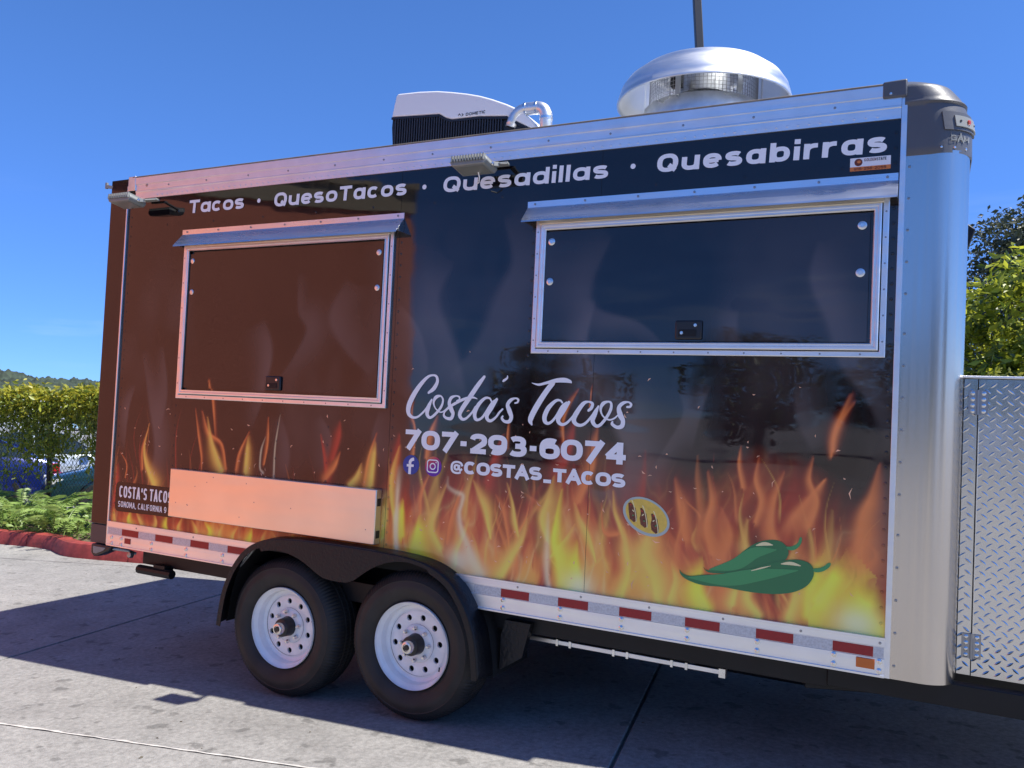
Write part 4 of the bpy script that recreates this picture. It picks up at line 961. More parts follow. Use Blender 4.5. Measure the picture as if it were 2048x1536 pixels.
# roof
b = MB(); b.add([(XR, -.006, 3.035), (1.73, -.006, 3.035), (1.73, WID, 3.035), (XR, WID, 3.035), (XR, WID / 2, 3.045), (1.73, WID / 2, 3.045)], [(0, 1, 5, 4), (4, 5, 2, 3), (0, 4, 3), (1, 2, 5)])
b.box(XR, 1.73, 0, WID, 3.0, 3.03)
b.build("roof_sheet", M['galv'], T)
b = MB(); b.box(-2.83, 1.665, -0.016, 0.03, 3.037, 3.047); b.build("roof_edge", M['seal'], T, bevel=.003)
# tail corner post
b = MB(); b.prism([(XR, -.008), (-2.878, -.008), (-2.878, .02), (XR, .02)], 0.775, 3.04, axis='Z'); b.build("tail_post", M['vinyl_dark'], T, bevel=.006)
b = MB(); b.prism([(XR + .002, -.006), (-2.878, -.006), (-2.878, .02), (XR + .002, .02)], 0.65, 0.773, axis='Z'); b.build("tail_post_foot", mat("grey post foot", lin(60, 62, 66), .35), T, bevel=.005)
b = MB(); b.box(-2.879, -2.866, -0.012, 0.002, 0.65, 2.99); b.build("tail_trim", M['alu'], T, bevel=.003)
# small bracket and hook on top of the tail post
b = MB(); b.box(-2.868, -2.80, -0.016, .02, 2.955, 3.05); b.build("corner_bracket", M['galv'], T, bevel=.003)
b = MB(); b.bar((-3.03, .0, 2.995), (-3.085, -.01, 3.005), .02, .02); b.bar((-3.085, -.01, 2.99), (-3.085, -.01, 3.03), .014, .014); b.build("door_hook", M['lamp_grey'], T)

# ---- top rail
def extrude_x(prof, x0, x1):
    m = MB(); m.prism(prof, x0, x1, axis='X'); return m     # prof = (y, z)
tr_prof = [(.0, 2.899), (-.007, 2.899), (-.008, 2.942), (-.012, 2.945), (-.012, 2.951), (-.008, 2.954), (-.009, 2.990), (-.014, 2.993), (-.015, 3.037), (.0, 3.037)]
trl = extrude_x(tr_prof, -2.80, 1.7155).build("top_rail", M['alu'], T)
b = MB(); x = -2.60
while x < 1.64:
    b.dome((x, -.0075, 2.915), .0058, .0035, (0, -1, 0), 6); x += 0.0445
o = b.build("rivet_row", M['alu'], trl, smooth=True); tag(o, kind="stuff")
b = MB(); x = -2.50; i = 0
while x < 1.62:
    b.dome((x, -.009, 2.972), .0062, .004, (0, -1, 0), 6); x += 0.33 + .02 * math.sin(i * 2.3); i += 1
b.dome((-2.70, -.009, 2.985), .012, .002, (0, -1, 0), 8)
o = b.build("rail_screws", M['dull_steel'], trl, smooth=True); tag(o, kind="stuff")

# ---- bottom rail in two lengths, tape, bolts
br_prof = [(.0, .65), (-.018, .65), (-.018, .658), (-.012, .660), (-.012, .722), (-.009, .724), (-.009, .768), (-.012, .770), (-.012, .796), (-.016, .798), (-.016, .806), (.0, .806)]
M['rail'] = mat("bottom rail aluminium", (0.82, 0.83, 0.85), 0.4, 1.0, streak=((1.5, 4, 40), .34, .52), bump=((2, 2, 30), .0006), var=(6, .04))
def slanted(prof, xa, xb):
    m = MB(); n = len(prof); m.add([(xa(z), y, z) for y, z in prof] + [(xb(z), y, z) for y, z in prof], [tuple(range(n)), tuple(range(2 * n - 1, n - 1, -1))] + [(i, n + i, n + (i + 1) % n, (i + 1) % n) for i in range(n)]); return m
FEX = lambda z: float(np.interp(z, [.595, .685, .775, .832], [.833, .785, .709, .61])) - .004     # half width of the fender at height z
r1 = slanted(br_prof, lambda z: -2.866, lambda z: -.919 - FEX(z)).build("bottom_rail", M['rail'], T); r1["label"] = "aluminium rail behind the wheels"
r2 = slanted(br_prof, lambda z: -.919 + FEX(z), lambda z: 1.718).build("bottom_rail", M['rail'], T); r2["label"] = "aluminium rail ahead of the wheels"
TP = .1524
def tape(x0, x1, red, par):
    m = MB(); m.box(x0 + .0004, x1 - .0004, -.0105, -.0092, .7255, .7655); m.build("reflective_tape", M['red_tape' if red else 'white_tape'], par)
k = 0; x = -2.732; tape(-2.862, -2.732, False, r1)
while x < -1.66:
    tape(x, min(x + TP, -1.655), k % 2 == 0, r1); x += TP; k += 1
tape(-0.152, 0.0, False, r2)
for k in range(11): tape(k * TP, (k + 1) * TP, k % 2 == 0, r2)
tape(11 * TP, 1.715, False, r2)
m = MB(); m.box(1.614, 1.683, -.017, -.011, .677, .717); m.build("side_marker", M['amber'], r2, bevel=.002)
m = MB(); m.box(-2.70, -2.645, -.015, -.011, .678, .712); m.build("side_reflector", M['red_tape'], r1, bevel=.002)
bolt0 = None
def bolt(x, z, par):
    global bolt0
    if bolt0 is None:
        m = MB(); m.lathe([(0, -.0065), (.004, -.0065), (.006, -.0045), (.0115, -.0035), (.0115, 0)], (0, 0, 0), 'Y', 14)
        bolt0 = m.build("rail_bolt", M['steel'], par, smooth=True); o = bolt0
    else:
        o = bolt0.copy(); COL.objects.link(o); o.parent = par
    o.location = (x, -.012, z)
for x in (0.014, .318, .622, .926, 1.226, 1.53, 1.70):
    for z in (.711, .674): bolt(x, z, r2)
for x in (-2.825, -2.735, -2.458, -2.155, -1.855):
    for z in (.705, .668): bolt(x, z, r1)
sc_ = MB()
for x in (-2.6, -2.1, .09, .42, .75, 1.08, 1.40, 1.70): sc_.dome((x, -.012, .784), .006, .003, (0, -1, 0), 7)
o = sc_.build("rail_screws", M['dull_steel'], T, smooth=True); tag(o, kind="stuff")

# ---- rivet columns hidden under the vinyl
b = MB()
for xc, z0, z1 in ((-2.835, .86, 2.88), (-0.70, .90, 2.66), (0.083, 1.85, 2.6), (1.700, .86, 2.85), (-2.33, 1.2, 2.6), (-1.5, 1.2, 1.6), (-1.13, 1.2, 1.6)):
    z = z0
    while z < z1:
        b.dome((xc, 0.0005, z), .0075, .0035, (0, -1, 0), 7); z += .062 if xc not in (-1.5, -1.13) else .10
for xc in np.arange(-2.5, 1.6, .40): b.dome((xc, .0005, 2.715), .0075, .0035, (0, -1, 0), 7)
o = b.build("vinyl_covered_rivets", M['wrap'], wrap, smooth=True); tag(o, kind="stuff")
co_ = np.array([v.co[:] for v in o.data.vertices]); rgb_ = print_rgb(co_[:, 0], co_[:, 2]) * .8
o.data.color_attributes.new("print", 'FLOAT_COLOR', 'POINT').data.foreach_set("color", np.concatenate([rgb_, np.ones((len(rgb_), 1))], 1).astype(np.float32).ravel())

# ------------------------------------------------------------------ serving hatches
def frame_ring(mb, x0, x1, z0, z1, prof):
    """sweep (inset, y) profile round a rectangle with mitred corners"""
    q = len(prof); vs_ = []
    for cx_, cz_, sx, sz in ((x0, z0, 1, 1), (x1, z0, -1, 1), (x1, z1, -1, -1), (x0, z1, 1, -1)):
        for i, y in prof: vs_.append((cx_ + sx * i, y, cz_ + sz * i))
    fs_ = [(c * q + j, ((c + 1) % 4) * q + j, ((c + 1) % 4) * q + j + 1, c * q + j + 1) for c in range(4) for j in range(q - 1)]
    mb.add(vs_, fs_)
def hatch(x0, x1, z0, z1, ix0, ix1, iz0, iz1, bolts, latch, label, br):
    hx = np.arange(ix0 - .004, ix1 + .008, .009); hz = np.arange(iz0 - .004, iz1 + .008, .009)
    h = printed_sheet("serving_hatch", hx, hz, -0.012, T); h["label"] = label
    m = MB(); frame_ring(m, x0, x1, z0, z1, [(0, .001), (0, -.012), (.003, -.014), (.020, -.014), (.023, -.012), (.023, -.004)])
    m.build("outer_frame", M['alu'], h)
    m = MB(); frame_ring(m, x0 + .0275, x1 - .0275, z0 + .0275, z1 - .0275, [(0, -.003), (0, -.019), (.004, -.022), (.012, -.022), (.015, -.019), (.022, -.019), (.025, -.022), (ix0 - x0 - .0315, -.021), (ix0 - x0 - .028, -.017), (ix0 - x0 - .028, -.011)])
    m.build("inner_frame", M['alu'], h)
    m = MB(); frame_ring(m, x0 + .022, x1 - .022, z0 + .022, z1 - .022, [(0, -.003), (.007, -.003)]); m.build("frame_gap", M['black_gap'], h)
    m = MB(); n = 0
    for i in range(10):
        t_ = (i + .6) / 10.2; m.dome((x0 + t_ * (x1 - x0), -.0138, z0 + .0115), .0045, .002, (0, -1, 0), 6)
    for i in range(6):
        t_ = (i + .6) / 6.2
        for xx_ in (x0 + .0115, x1 - .0115): m.dome((xx_, -.0138, z0 + t_ * (z1 - z0)), .0045, .002, (0, -1, 0), 6)
    o = m.build("frame_screws", M['dull_steel'], h, smooth=True); tag(o, kind="stuff")
    # hinge strip above
    m = MB(); m.box(x0 + .02, x1 - .02, -.026, -.010, z1 - .028, z1 - .008); m.build("hinge_strip", M['alu_shelf'], h, bevel=.002)
    for bx_, bz in bolts:
        m = MB(); m.lathe([(0, -.006), (br * .45, -.006), (br * .5, -.0045), (br * .78, -.004), (br, -.002), (br, 0)], (bx_, -.012, bz), 'Y', 20); m.build("hatch_bolt", M['galv'], h, smooth=True)
    lx, lz, lw, lh = latch
    m = MB(); m.box(lx - lw / 2, lx + lw / 2, -.026, -.011, lz - lh / 2, lz + lh / 2); m.build("latch", M['black_plastic'], h, bevel=.008, seg=3)
    m = MB(); m.box(lx - lw * .36, lx + lw * .30, -.0285, -.0255, lz - lh * .34, lz + lh * .02); m.build("latch_paddle", M['black_paint'], h, bevel=.003)
    for dx, dz in ((.26, .24), (-.24, -.16)):
        m = MB(); m.lathe([(0, -.0045), (lh * .085, -.004), (lh * .10, 0)], (lx + dx * lw, -.0262, lz + dz * lh), 'Y', 12); m.build("latch_key_lock", M['steel'], h, smooth=True)
    return h
hatch(-2.322, -0.742, 1.620, 2.585, -2.270, -0.806, 1.690, 2.512, [(-2.242, 2.471), (-2.235, 2.278), (-.823 - .012, 2.463), (-.824 - .012, 2.270)], (-1.528, 1.732, .115, .082), "squarer serving hatch over the folded shelf, brown smoke print", .0165)
hatch(0.102, 1.684, 1.924, 2.583, 0.160, 1.612, 1.990, 2.514, [(.189, 2.469), (.188, 2.274), (1.584, 2.467), (1.582, 2.271)], (0.881, 2.036, .122, .086), "long low serving hatch near the trailer nose", .0180)

# drip awnings above the hatches
def awning(x0, x1, ztop, label):
    fl = .030
    m = MB()
    A_ = [(-.003, ztop), (-.003, ztop - fl), (-.070, ztop - .108), (-.073, ztop - .116)]; t_ = .0025
    for (ya, za), (yb, zb) in zip(A_[:-1], A_[1:]):
        m.add([(x0, ya, za), (x1, ya, za), (x1, yb, zb), (x0, yb, zb)], [(0, 1, 2, 3)])
    o = m.build("awning", M['alu_awn'], T, fix=False); o["label"] = label
    sd = o.modifiers.new("sheet", 'SOLIDIFY'); sd.thickness = .0022; sd.offset = 1
    for xx_ in (x0, x1):
        m = MB(); m.add([(xx_, -.002, ztop - fl), (xx_, -.070, ztop - .108), (xx_, -.002, ztop - .108), ], [(0, 1, 2)]); e = m.build("awning_end", M['alu_awn'], o, fix=False)
        sd = e.modifiers.new("sheet", 'SOLIDIFY'); sd.thickness = .002; sd.offset = 0
    m = MB(); n = int((x1 - x0) / .24)
    for i in range(n + 1): m.dome((x0 + .04 + (x1 - x0 - .08) * i / n, -.0055, ztop - .014), .0058, .003, (0, -1, 0), 7)
    q = m.build("awning_screws", M['dull_steel'], o, smooth=True); tag(q, kind="stuff")
awning(-2.355, -0.690, 2.672, "metal drip awning over the squarer hatch")
awning(0.045, 1.712, 2.677, "metal drip awning over the long low hatch")

# folded serving shelf
m = MB(); m.box(-2.282, -0.742, -.052, -.001, .897, 1.188); sh = m.build("folded_shelf", M['alu_shelf'], T, bevel=.004); sh["label"] = "plain folded metal serving shelf below the hatch"
m = MB(); rs_ = random.Random(8)
for i in range(11): m.dome((rs_.uniform(-2.25, -.8), -.052, rs_.uniform(.92, 1.17)), .004, .0015, (0, -1, 0), 6)
q = m.build("shelf_rivets", M['dull_steel'], sh, smooth=True); tag(q, kind="stuff")
for zz_ in (1.10, .93):
    m = MB(); m.box(-.7425, -.739, -.040, -.012, zz_, zz_ + .04); m.build("shelf_hinge", M['black_plastic'], sh)

# ------------------------------------------------------------------ nose corner
def plan(xf, r, y_in=.45):
    pts = [(1.728, 0.0), (1.84 - (1.97 - xf) * .3, 0.0)]
    cx_ = xf - r
    pts = [(1.728, 0.0)] + [(cx_ + r * math.sin(math.radians(a)), r - r * math.cos(math.radians(a))) for a in range(0, 91, 6)]
    pts.append((xf, y_in)); return pts
b = MB(); pl_ = plan(1.97, .13, WID / 2); n = len(pl_)
pl2 = pl_ + [(x, WID - y) for x, y in pl_[::-1]]; n2 = len(pl2)
vs_ = [(x, y, z) for z in (.648, 2.757) for x, y in pl2]
b.add(vs_, [(i, i + 1, n2 + i + 1, n2 + i) for i in range(n2 - 1)])
cn = b.build("nose_skin", M['alu_sheet'], T, smooth=True); cn["label"] = "brushed aluminium rounded nose corner"
b = MB(); b.box(1.716, 1.738, -.006, .002, .648, 2.99); b.build("corner_flange", M['alu'], T, bevel=.0015)
b = MB()
z = .70
while z < 2.72:
    b.dome((1.752, -.0002, z), .0062, .003, (0, -1, 0), 7); z += .145 + .04 * ((int(z * 37) % 5) - 2) / 5
q = b.build("corner_screws", M['dull_steel'], cn, smooth=True); tag(q, kind="stuff")
# moulded grey cap
def xf_at(z):
    pts = [(2.74, 1.974), (2.864, 1.972), (2.91, 1.962), (2.955, 1.945), (2.99, 1.921), (3.027, 1.892), (3.05, 1.866), (3.07, 1.838), (3.084, 1.806), (3.094, 1.77)]
    return float(np.interp(z, [p[0] for p in pts], [p[1] for p in pts]))
b = MB(); zl = [2.742, 2.746, 2.78, 2.82, 2.85, 2.88, 2.90, 2.92, 2.94, 2.95, 2.958, 2.963, 2.97, 2.98, 2.99, 3.0, 3.01, 3.02, 3.03, 3.04, 3.05, 3.06, 3.068, 3.076, 3.084, 3.09, 3.094]
rows = []
for i, z in enumerate(zl):
    off = .004 if i else .0
    if 2.955 < z < 2.965: off = .013
    elif z >= 2.965: off = .010
    xf = xf_at(z) + off; r = .15
    p_ = plan(xf, min(r, xf - 1.732), WID / 2)
    p_ = [(x, y - off if k < len(p_) - 2 else y) for k, (x, y) in enumerate(p_)]
    p_[0] = (1.728, -off)
    yi = max(0.0, z - 3.035) * 2.2; p_ = [(x, y + yi) if k < len(p_) - 1 else (x, y) for k, (x, y) in enumerate(p_)]
    rows.append(p_ + [(x, WID - y) for x, y in p_[::-1]])
q = len(rows[0])
vs_ = [(x, y, z) for row, z in zip(rows, zl) for x, y in row]
fs_ = [(i * q + j, i * q + j + 1, (i + 1) * q + j + 1, (i + 1) * q + j) for i in range(len(zl) - 1) for j in range(q - 1)]
b.add(vs_, fs_)
b.add([(x, y, 3.094) for x, y in rows[-1]], [tuple(range(q))])
cap = b.build("nose_cap", M['grey_plastic'], T, smooth=True, auto=50); cap["label"] = "grey moulded plastic cap on the nose corner"
b = MB(); b.prism([(1.645, 2.984), (1.735, 2.984), (1.735, 3.056), (1.645, 3.052)], -.021, .05); b.build("cap_lug", M['grey_plastic'], cap, bevel=.006)
b = MB(); b.box(1.66, 1.735, .04, WID - .04, 3.04, 3.07); b.build("cap_roof_flange", M['grey_plastic'], cap, bevel=.004)
def on_corner(a_deg, z, out=0.0):
    xf = xf_at(z) + .004; r = .15; a = math.radians(a_deg)
    return ((xf - r) + (r + out) * math.sin(a), r - (r + out) * math.cos(a) - .004, z)
def corner_patch(mb, a0, a1, z0, z1, out, n=8):
    vs_ = []; 
    for o_ in (-.004, out):
        for z in (z0, z1):
            for i in range(n + 1): vs_.append(on_corner(a0 + (a1 - a0) * i / n, z, o_))
    w = n + 1; f = []
    for i in range(n):
        f.append((2 * w + i, 2 * w + i + 1, 3 * w + i + 1, 3 * w + i))
        f.append((i, i + 1, 2 * w + i + 1, 2 * w + i)); f.append((w + i, w + i + 1, 3 * w + i + 1, 3 * w + i))
    f += [(0, w, 3 * w, 2 * w), (n, w + n, 3 * w + n, 2 * w + n)]
    mb.add(vs_, f)
b = MB(); corner_patch(b, 18, 96, 2.838, 2.912, .007); bz = b.build("marker_bezel", M['grey_plastic'], cap, smooth=True, auto=30)
b = MB(); corner_patch(b, 34, 96, 2.852, 2.896, .011); b.build("marker_recess", M['lamp_grey'], cap, smooth=True, auto=30)
for nm_, aa, rr_, mm_ in (("marker_lamp", 58, .011, M['amber_lamp']), ("marker_screw", 42, .005, M['black_plastic']), ("marker_screw", 76, .005, M['black_plastic'])):
    p_ = Vector(on_corner(aa, 2.874, .011)); n_ = Vector((math.sin(math.radians(aa)), -math.cos(math.radians(aa)), 0))
    b = MB(); b.dome(p_, rr_, rr_ * .6, n_, 12); b.build(nm_, mm_, cap, smooth=True)
def corner_plane(x, y, z): # wrap letters round the corner: x = degrees
    return on_corner(x, z, .0035 - (y + .0022) * 1.0)
word("cap_lettering", "GAM", 26, 62, 2.795, .022, 3.0, .0040, M['lamp_grey'], cap, track=.2 / .022 * .22, plane=corner_plane)
b = MB()
for aa in (14, 34, 56): 
    p_ = Vector(on_corner(aa, 2.768, .0)); n_ = Vector((math.sin(math.radians(aa)), -math.cos(math.radians(aa)), 0)); b.dome(p_, .006, .004, n_, 7)
b.dome((1.675, -.021, 3.0), .007, .004, (0, -1, 0), 7); b.dome((1.74, -.006, 2.995), .005, .003, (0, -1, 0), 7)
q = b.build("cap_screws", M['steel'], cap, smooth=True); tag(q, kind="stuff")

# ------------------------------------------------------------------ tread-plate box on the tongue
BX0, BX1, BY, BZ0, BZ1 = 1.9725, 3.10, 0.15, .672, 1.855
b = MB(); b.box(BX0 + .001, BX1, BY + .003, BY + 1.9, BZ0, BZ1); tb = b.build("tongue_box", M['tread'], T, bevel=.004); tb["label"] = "bright tread plate box standing on the tongue"
seam = 2.024
def lozenges(mb, x0, x1, z0, z1, y):
    pitch = .0405; i = 0; z = z0 + .018
    while z < z1 - .01:
        j = 0; x = x0 + (.012 if i % 2 == 0 else .012 + pitch / 2)
        while x < x1 - .008:
            s_ = 1 if (i + j) % 2 == 0 else -1
            s_ = 1 if i % 2 == 0 else -1
            d = Vector((math.cos(math.radians(38)), 0, s_ * math.sin(math.radians(38)))); nn = Vector((-d.z, 0, d.x)); c = Vector((x, y, z))
            L_, W_ = .0165, .0047
            vs_ = [c - d * L_, c - d * L_ * .35 - nn * W_, c + d * L_ * .35 - nn * W_, c + d * L_, c + d * L_ * .35 + nn * W_, c - d * L_ * .35 + nn * W_, c - d * L_ * .4 + Vector((0, -.0026, 0)), c + d * L_ * .4 + Vector((0, -.0026, 0))]
            mb.add(vs_, [(0, 1, 6), (1, 2, 7, 6), (2, 3, 7), (3, 4, 7), (4, 5, 6, 7), (5, 0, 6)])
            x += pitch; j += 1
        z += pitch * .56; i += 1
b = MB(); b.box(BX0 + .002, seam - .002, BY, BY + .003, BZ0 + .002, BZ1 - .002); fr = b.build("box_jamb", M['tread'], tb)
b = MB(); b.box(seam + .002, BX1 - .01, BY - .001, BY + .003, BZ0 + .002, BZ1 - .002); dr = b.build("box_door", M['tread'], tb)
b = MB(); lozenges(b, BX0, seam, BZ0 + .004, BZ1 - .004, BY); lozenges(b, seam, 2.62, BZ0 + .004, BZ1 - .004, BY - .001)
q = b.build("tread_pattern", M['tread'], tb, smooth=True); tag(q, kind="stuff")
b = MB(); b.box(BX0 - .01, BX1 + .01, BY - .012, BY + 1.91, BZ1 + .001, BZ1 + .012); b.build("box_lid", M['alu'], tb, bevel=.004)
b = MB(); b.box(seam - .0018, seam + .0018, BY - .0015, BY + .002, BZ0 + .002, BZ1 - .002); b.build("door_gap", M['black_gap'], tb)
b = MB(); b.tube([(seam + .004, BY - .006, BZ0 + .15), (seam + .004, BY - .006, 1.66)], .0025, 6); b.build("hinge_rod", M['steel'], tb)
for zc in (.79, 1.76):
    b = MB(); b.box(seam - .034, seam - .003, BY - .0065, BY - .003, zc - .048, zc + .048); b.box(seam + .003, seam + .034, BY - .0065, BY - .003, zc - .048, zc + .048); b.tube([(seam, BY - .006, zc - .05), (seam, BY - .006, zc + .05)], .006, 8)
    hg = b.build("box_hinge", M['dull_steel'], tb)
    b = MB()
    for dx in (-.019, .019):
        for k in range(4): b.lathe([(0, -.003), (.005, -.003), (.007, -.0015), (.009, 0)], (seam + dx, BY - .0065, zc - .036 + .024 * k), 'Y', 10)
    b.build("hinge_rivets", M['steel'], hg if False else tb, smooth=True)["kind"] = "stuff"

# ------------------------------------------------------------------ chassis
def part(name, m, *boxes, par=T, bevel=0.0):
    b = MB()
    for q in boxes: b.box(*q)
    return b.build(name, m, par, bevel=bevel)
part("chassis_beam", M['black_paint'], (-2.66, 1.50, .10, .16, .54, .652), bevel=.004)
part("chassis_beam", M['black_paint'], (-2.66, 1.50, WID - .2, WID - .14, .54, .652), bevel=.004)
for x in np.arange(-2.5, 1.6, .41): part("cross_member", M['black_paint'], (x, x + .05, .16, WID - .2, .565, .65))
b = MB(); b.bar((1.40, .14, .575), (3.9, 1.10, .575), .06, .115); b.build("tongue_beam", M['black_paint'], T, bevel=.004)
b = MB(); b.bar((1.40, WID - .14, .575), (3.9, WID - 1.10, .575), .06, .115); b.build("tongue_beam", M['black_paint'], T, bevel=.004)
b = MB(); b.box(1.50, 3.2, .08, .14, .555, .648); b.build("tongue_rail", M['black_paint'], T, bevel=.003)
b = MB(); b.tube([(3.75, 1.275, .70), (3.75, 1.275, .19)], .035, 12); b.lathe([(0, 0), (.12, 0), (.12, .012), (.04, .03)], (3.75, 1.275, .05 * (3.75 + .92) - .0), 'Z', 18); b.tube([(3.75, 1.275, .22), (3.75, 1.275, .25)], .03, 10); b.build("tongue_jack", M['dull_steel'], T)
b = MB(); b.tube([(-2.64, .06, .515), (-2.34, .06, .515)], .028, 10); b.box(-2.50, -2.40, .05, .12, .52, .56); b.build("stabiliser_step", M['black_paint'], T)
b = MB(); b.prism([(-2.995, .648), (-2.80, .648), (-2.82, .618), (-2.93, .572), (-2.97, .568), (-2.995, .59)], -.03, .05); lampb = b.build("tail_lamp_housing", M['black_plastic'], T, bevel=.010, seg=3)
b = MB(); b.prism([(-2.97, .635), (-2.85, .635), (-2.87, .615), (-2.94, .588), (-2.965, .592)], -.034, -.029); b.build("tail_lamp_lens", M['lamp_grey'], lampb, bevel=.002)
b = MB(); b.tube([(-2.82, .0, .63), (-2.74, .05, .62), (-2.70, .08, .60)], .010, 8); b.dome((-2.705, .05, .60), .025, .03, (0, -1, 0), 8); b.build("wiring_plug", M['dull_steel'], T, smooth=True)
# pull-out ladder stowed under the floor
b = MB(); b.box(-.03, 1.04, .24, .262, .468, .492); ld = b.build("stowed_ladder", M['alu'], T, bevel=.003)
b = MB(); b.box(-.03, 1.04, .56, .582, .468, .492); b.build("ladder_rail", M['alu'], ld, bevel=.003)
for x in (.20, .27, .50, .57, .79, .86): part("ladder_bracket", M['galv'], (x, x + .012, .234, .60, .464, .496), par=ld)
part("ladder_end", M['galv'], (1.02, 1.05, .225, .27, .460, .500), par=ld)
part("ladder_hanger", M['black_paint'], (-.02, .0, .25, .28, .49, .60), (1.0, 1.02, .25, .28, .49, .60), par=ld)

# ------------------------------------------------------------------ wheels and fender
WZ = lambda x: .05 * (x + .92) + .387
WX = (-1.347, -0.4906)
def make_wheel():
    # rim = part root
    b = MB()
    prof = [(.222, -.012), (.224, -.004), (.222, .004), (.214, .010), (.209, .016), (.203, .020), (.199, .038), (.196, .055), (.180, .062), (.172, .060), (.168, .056)]
    b.lathe(prof, (0, -.03, 0), 'Y', 64)
    # disc with ten hand holes
    nh = 10; r0, r1 = .098, .168
    for k in range(nh):
        ac = 2 * PI * k / nh; half = PI / nh; q = 24; bd = []; ho = []
        for i in range(q):
            a = 2 * PI * i / q + PI / 4
            c_, s_ = math.cos(a), math.sin(a); mxx = max(abs(c_), abs(s_)); u, v = c_ / mxx, s_ / mxx
            rr_ = (r0 + r1) / 2 + u * (r1 - r0) / 2; th = ac + v * half
            d_ = .026 - .012 * (1 - abs(u)) if False else .030 - .006 * math.cos((rr_ - .133) / .035 * 1.4)
            bd.append((rr_ * math.cos(th), d_, rr_ * math.sin(th)))
            hr = .0155; hc = .137
            px = hc * math.cos(ac) + hr * (c_ * math.cos(ac) - s_ * math.sin(ac)); pz = hc * math.sin(ac) + hr * (c_ * math.sin(ac) + s_ * math.cos(ac))
            ho.append((px, .024, pz))
        hi = [(x, y + .012, z) for x, y, z in ho]
        n = q
        b.add(bd + ho + hi, [(i, (i + 1) % n, n + (i + 1) % n, n + i) for i in range(n)] + [(n + i, n + (i + 1) % n, 2 * n + (i + 1) % n, 2 * n + i) for i in range(n)])
    b.lathe([(.098, .0265), (.094, .020), (.088, .014), (.080, .012), (.042, .012), (.040, .030)], (0, 0, 0), 'Y', 60)
    w = b.build("wheel", M['white_rim'], None, smooth=True, auto=35)
    # tyre
    n = 360; prof = [(.196, .060), (.205, -.010), (.224, -.022), (.232, -.030), (.245, -.042), (.262, -.051), (.285, -.0575), (.290, -.0590), (.305, -.0590), (.310, -.0575), (.330, -.053), (.3335, -.0545), (.3365, -.052), (.352, -.043), (.366, -.030), (.375, -.016), (.3805, -.002), (.384, .010), (.385, .034), (.377, .036), (.377, .043), (.386, .045), (.387, .072), (.379, .074), (.379, .081), (.387, .083), (.386, .112), (.377, .114), (.377, .121), (.385, .123), (.384, .146), (.375, .170), (.35, .196), (.29, .213), (.23, .19), (.205, .16)]
    vs_ = []; q = len(prof)
    for k in range(n):
        a = 2 * PI * k / n
        for j, (r, y) in enumerate(prof):
            rr_, yy_ = r, y
            if 13 <= j <= 17 and k % 3 == 0: rr_ -= .0035; yy_ += .0015
            if 17 < j < 30 and k % 3 == 0 and prof[j][0] > .383: rr_ -= .002
            # flat where it meets the ground
            x = rr_ * math.cos(a); z = rr_ * math.sin(a)
            vs_.append((x, yy_, max(z, -.3835)))
    b = MB(); b.add(vs_, [(k * q + j, k * q + j + 1, ((k + 1) % n) * q + j + 1, ((k + 1) % n) * q + j) for k in range(n) for j in range(q - 1)])
    b.build("tyre", M['rubber'], w, smooth=True, auto=30)
    b = MB(); b.lathe([(.0, .05), (.19, .05), (.19, .20)], (0, 0, 0), 'Y', 32); b.build("brake_drum", M['black_gap'], w)
    b = MB(); b.lathe([(.055, .012), (.052, -.005), (.050, -.042), (.047, -.047), (.033, -.049)], (0, 0, 0), 'Y', 32); b.build("hub", M['black_plastic'], w, smooth=True)
    b = MB(); b.lathe([(.034, -.047), (.033, -.070), (.029, -.078), (.020, -.080), (.018, -.076), (0, -.075)], (0, 0, 0), 'Y', 28); hc = b.build("hub_cap", M['steel'], w, smooth=True)
    b = MB(); b.lathe([(.0155, -.0755), (.014, -.0815), (0, -.0825)], (0, 0, 0), 'Y', 20); b.build("hub_plug", M['black_plastic'], w, smooth=True)
    l0 = None
    for k in range(8):
        a = 2 * PI * (k + .5) / 8
        if l0 is None:
            m = MB(); m.lathe([(.0115, 0), (.0115, -.012), (.008, -.020), (.0055, -.021)], (0, 0, 0), 'Y', 6); m.lathe([(.0055, 0), (.0055, -.026), (0, -.026)], (0, 0, 0), 'Y', 8); l0 = m.build("lug_nut", M['steel'], w); o = l0
        else:
            o = l0.copy(); COL.objects.link(o); o.parent = w
        o.location = (.0825 * math.cos(a), .011, .0825 * math.sin(a))
    b = MB(); b.tube([(.150, .02, .09), (.163, -.004, .098)], .0042, 8); b.build("valve_stem", M['black_plastic'], w)
    return w
w0 = make_wheel()
for k, x in enumerate(WX):
    o = w0 if k == 0 else copy_tree(w0)
    o.parent = T; o.location = (x, 0, WZ(x)); o.rotation_euler = (0, .25 + .9 * k, 0)
    # keep the flat of the tyre on the ground
    for ch in o.children:
        if ch.name.startswith("tyre"): ch.rotation_euler = (0, -(.25 + .9 * k), 0)
    o["label"] = ("white steel wheel on the rear axle", "white steel wheel on the front axle")[k]
    ax_ = MB(); ax_.tube([(x, .05, WZ(x)), (x, WID - .05, WZ(x))], .04, 12); ax_.build("axle", M['black_paint'], T)
    o2 = copy_tree(o); o2.parent = T; o2.rotation_euler = (0, .3, PI); o2.location = (x, WID, WZ(x)); o2["label"] = ("white steel wheel on the far rear axle end", "white steel wheel on the far front axle end")[k]
    for ch in o2.children:
        if ch.name.startswith("tyre"): ch.rotation_euler = (0, -.3, 0)
b = MB()
for x in WX: b.bar((x - .38, .30, WZ(x) + .09), (x + .38, .30, WZ(x) + .09), .05, .03)
b.build("leaf_spring", M['black_paint'], T)
FC = -.919
half = [(.889, .335), (.878, .42), (.862, .51), (.833, .595), (.785, .685), (.709, .775), (.61, .832), (.50, .862), (.36, .875), (.2, .880), (0, .881)]
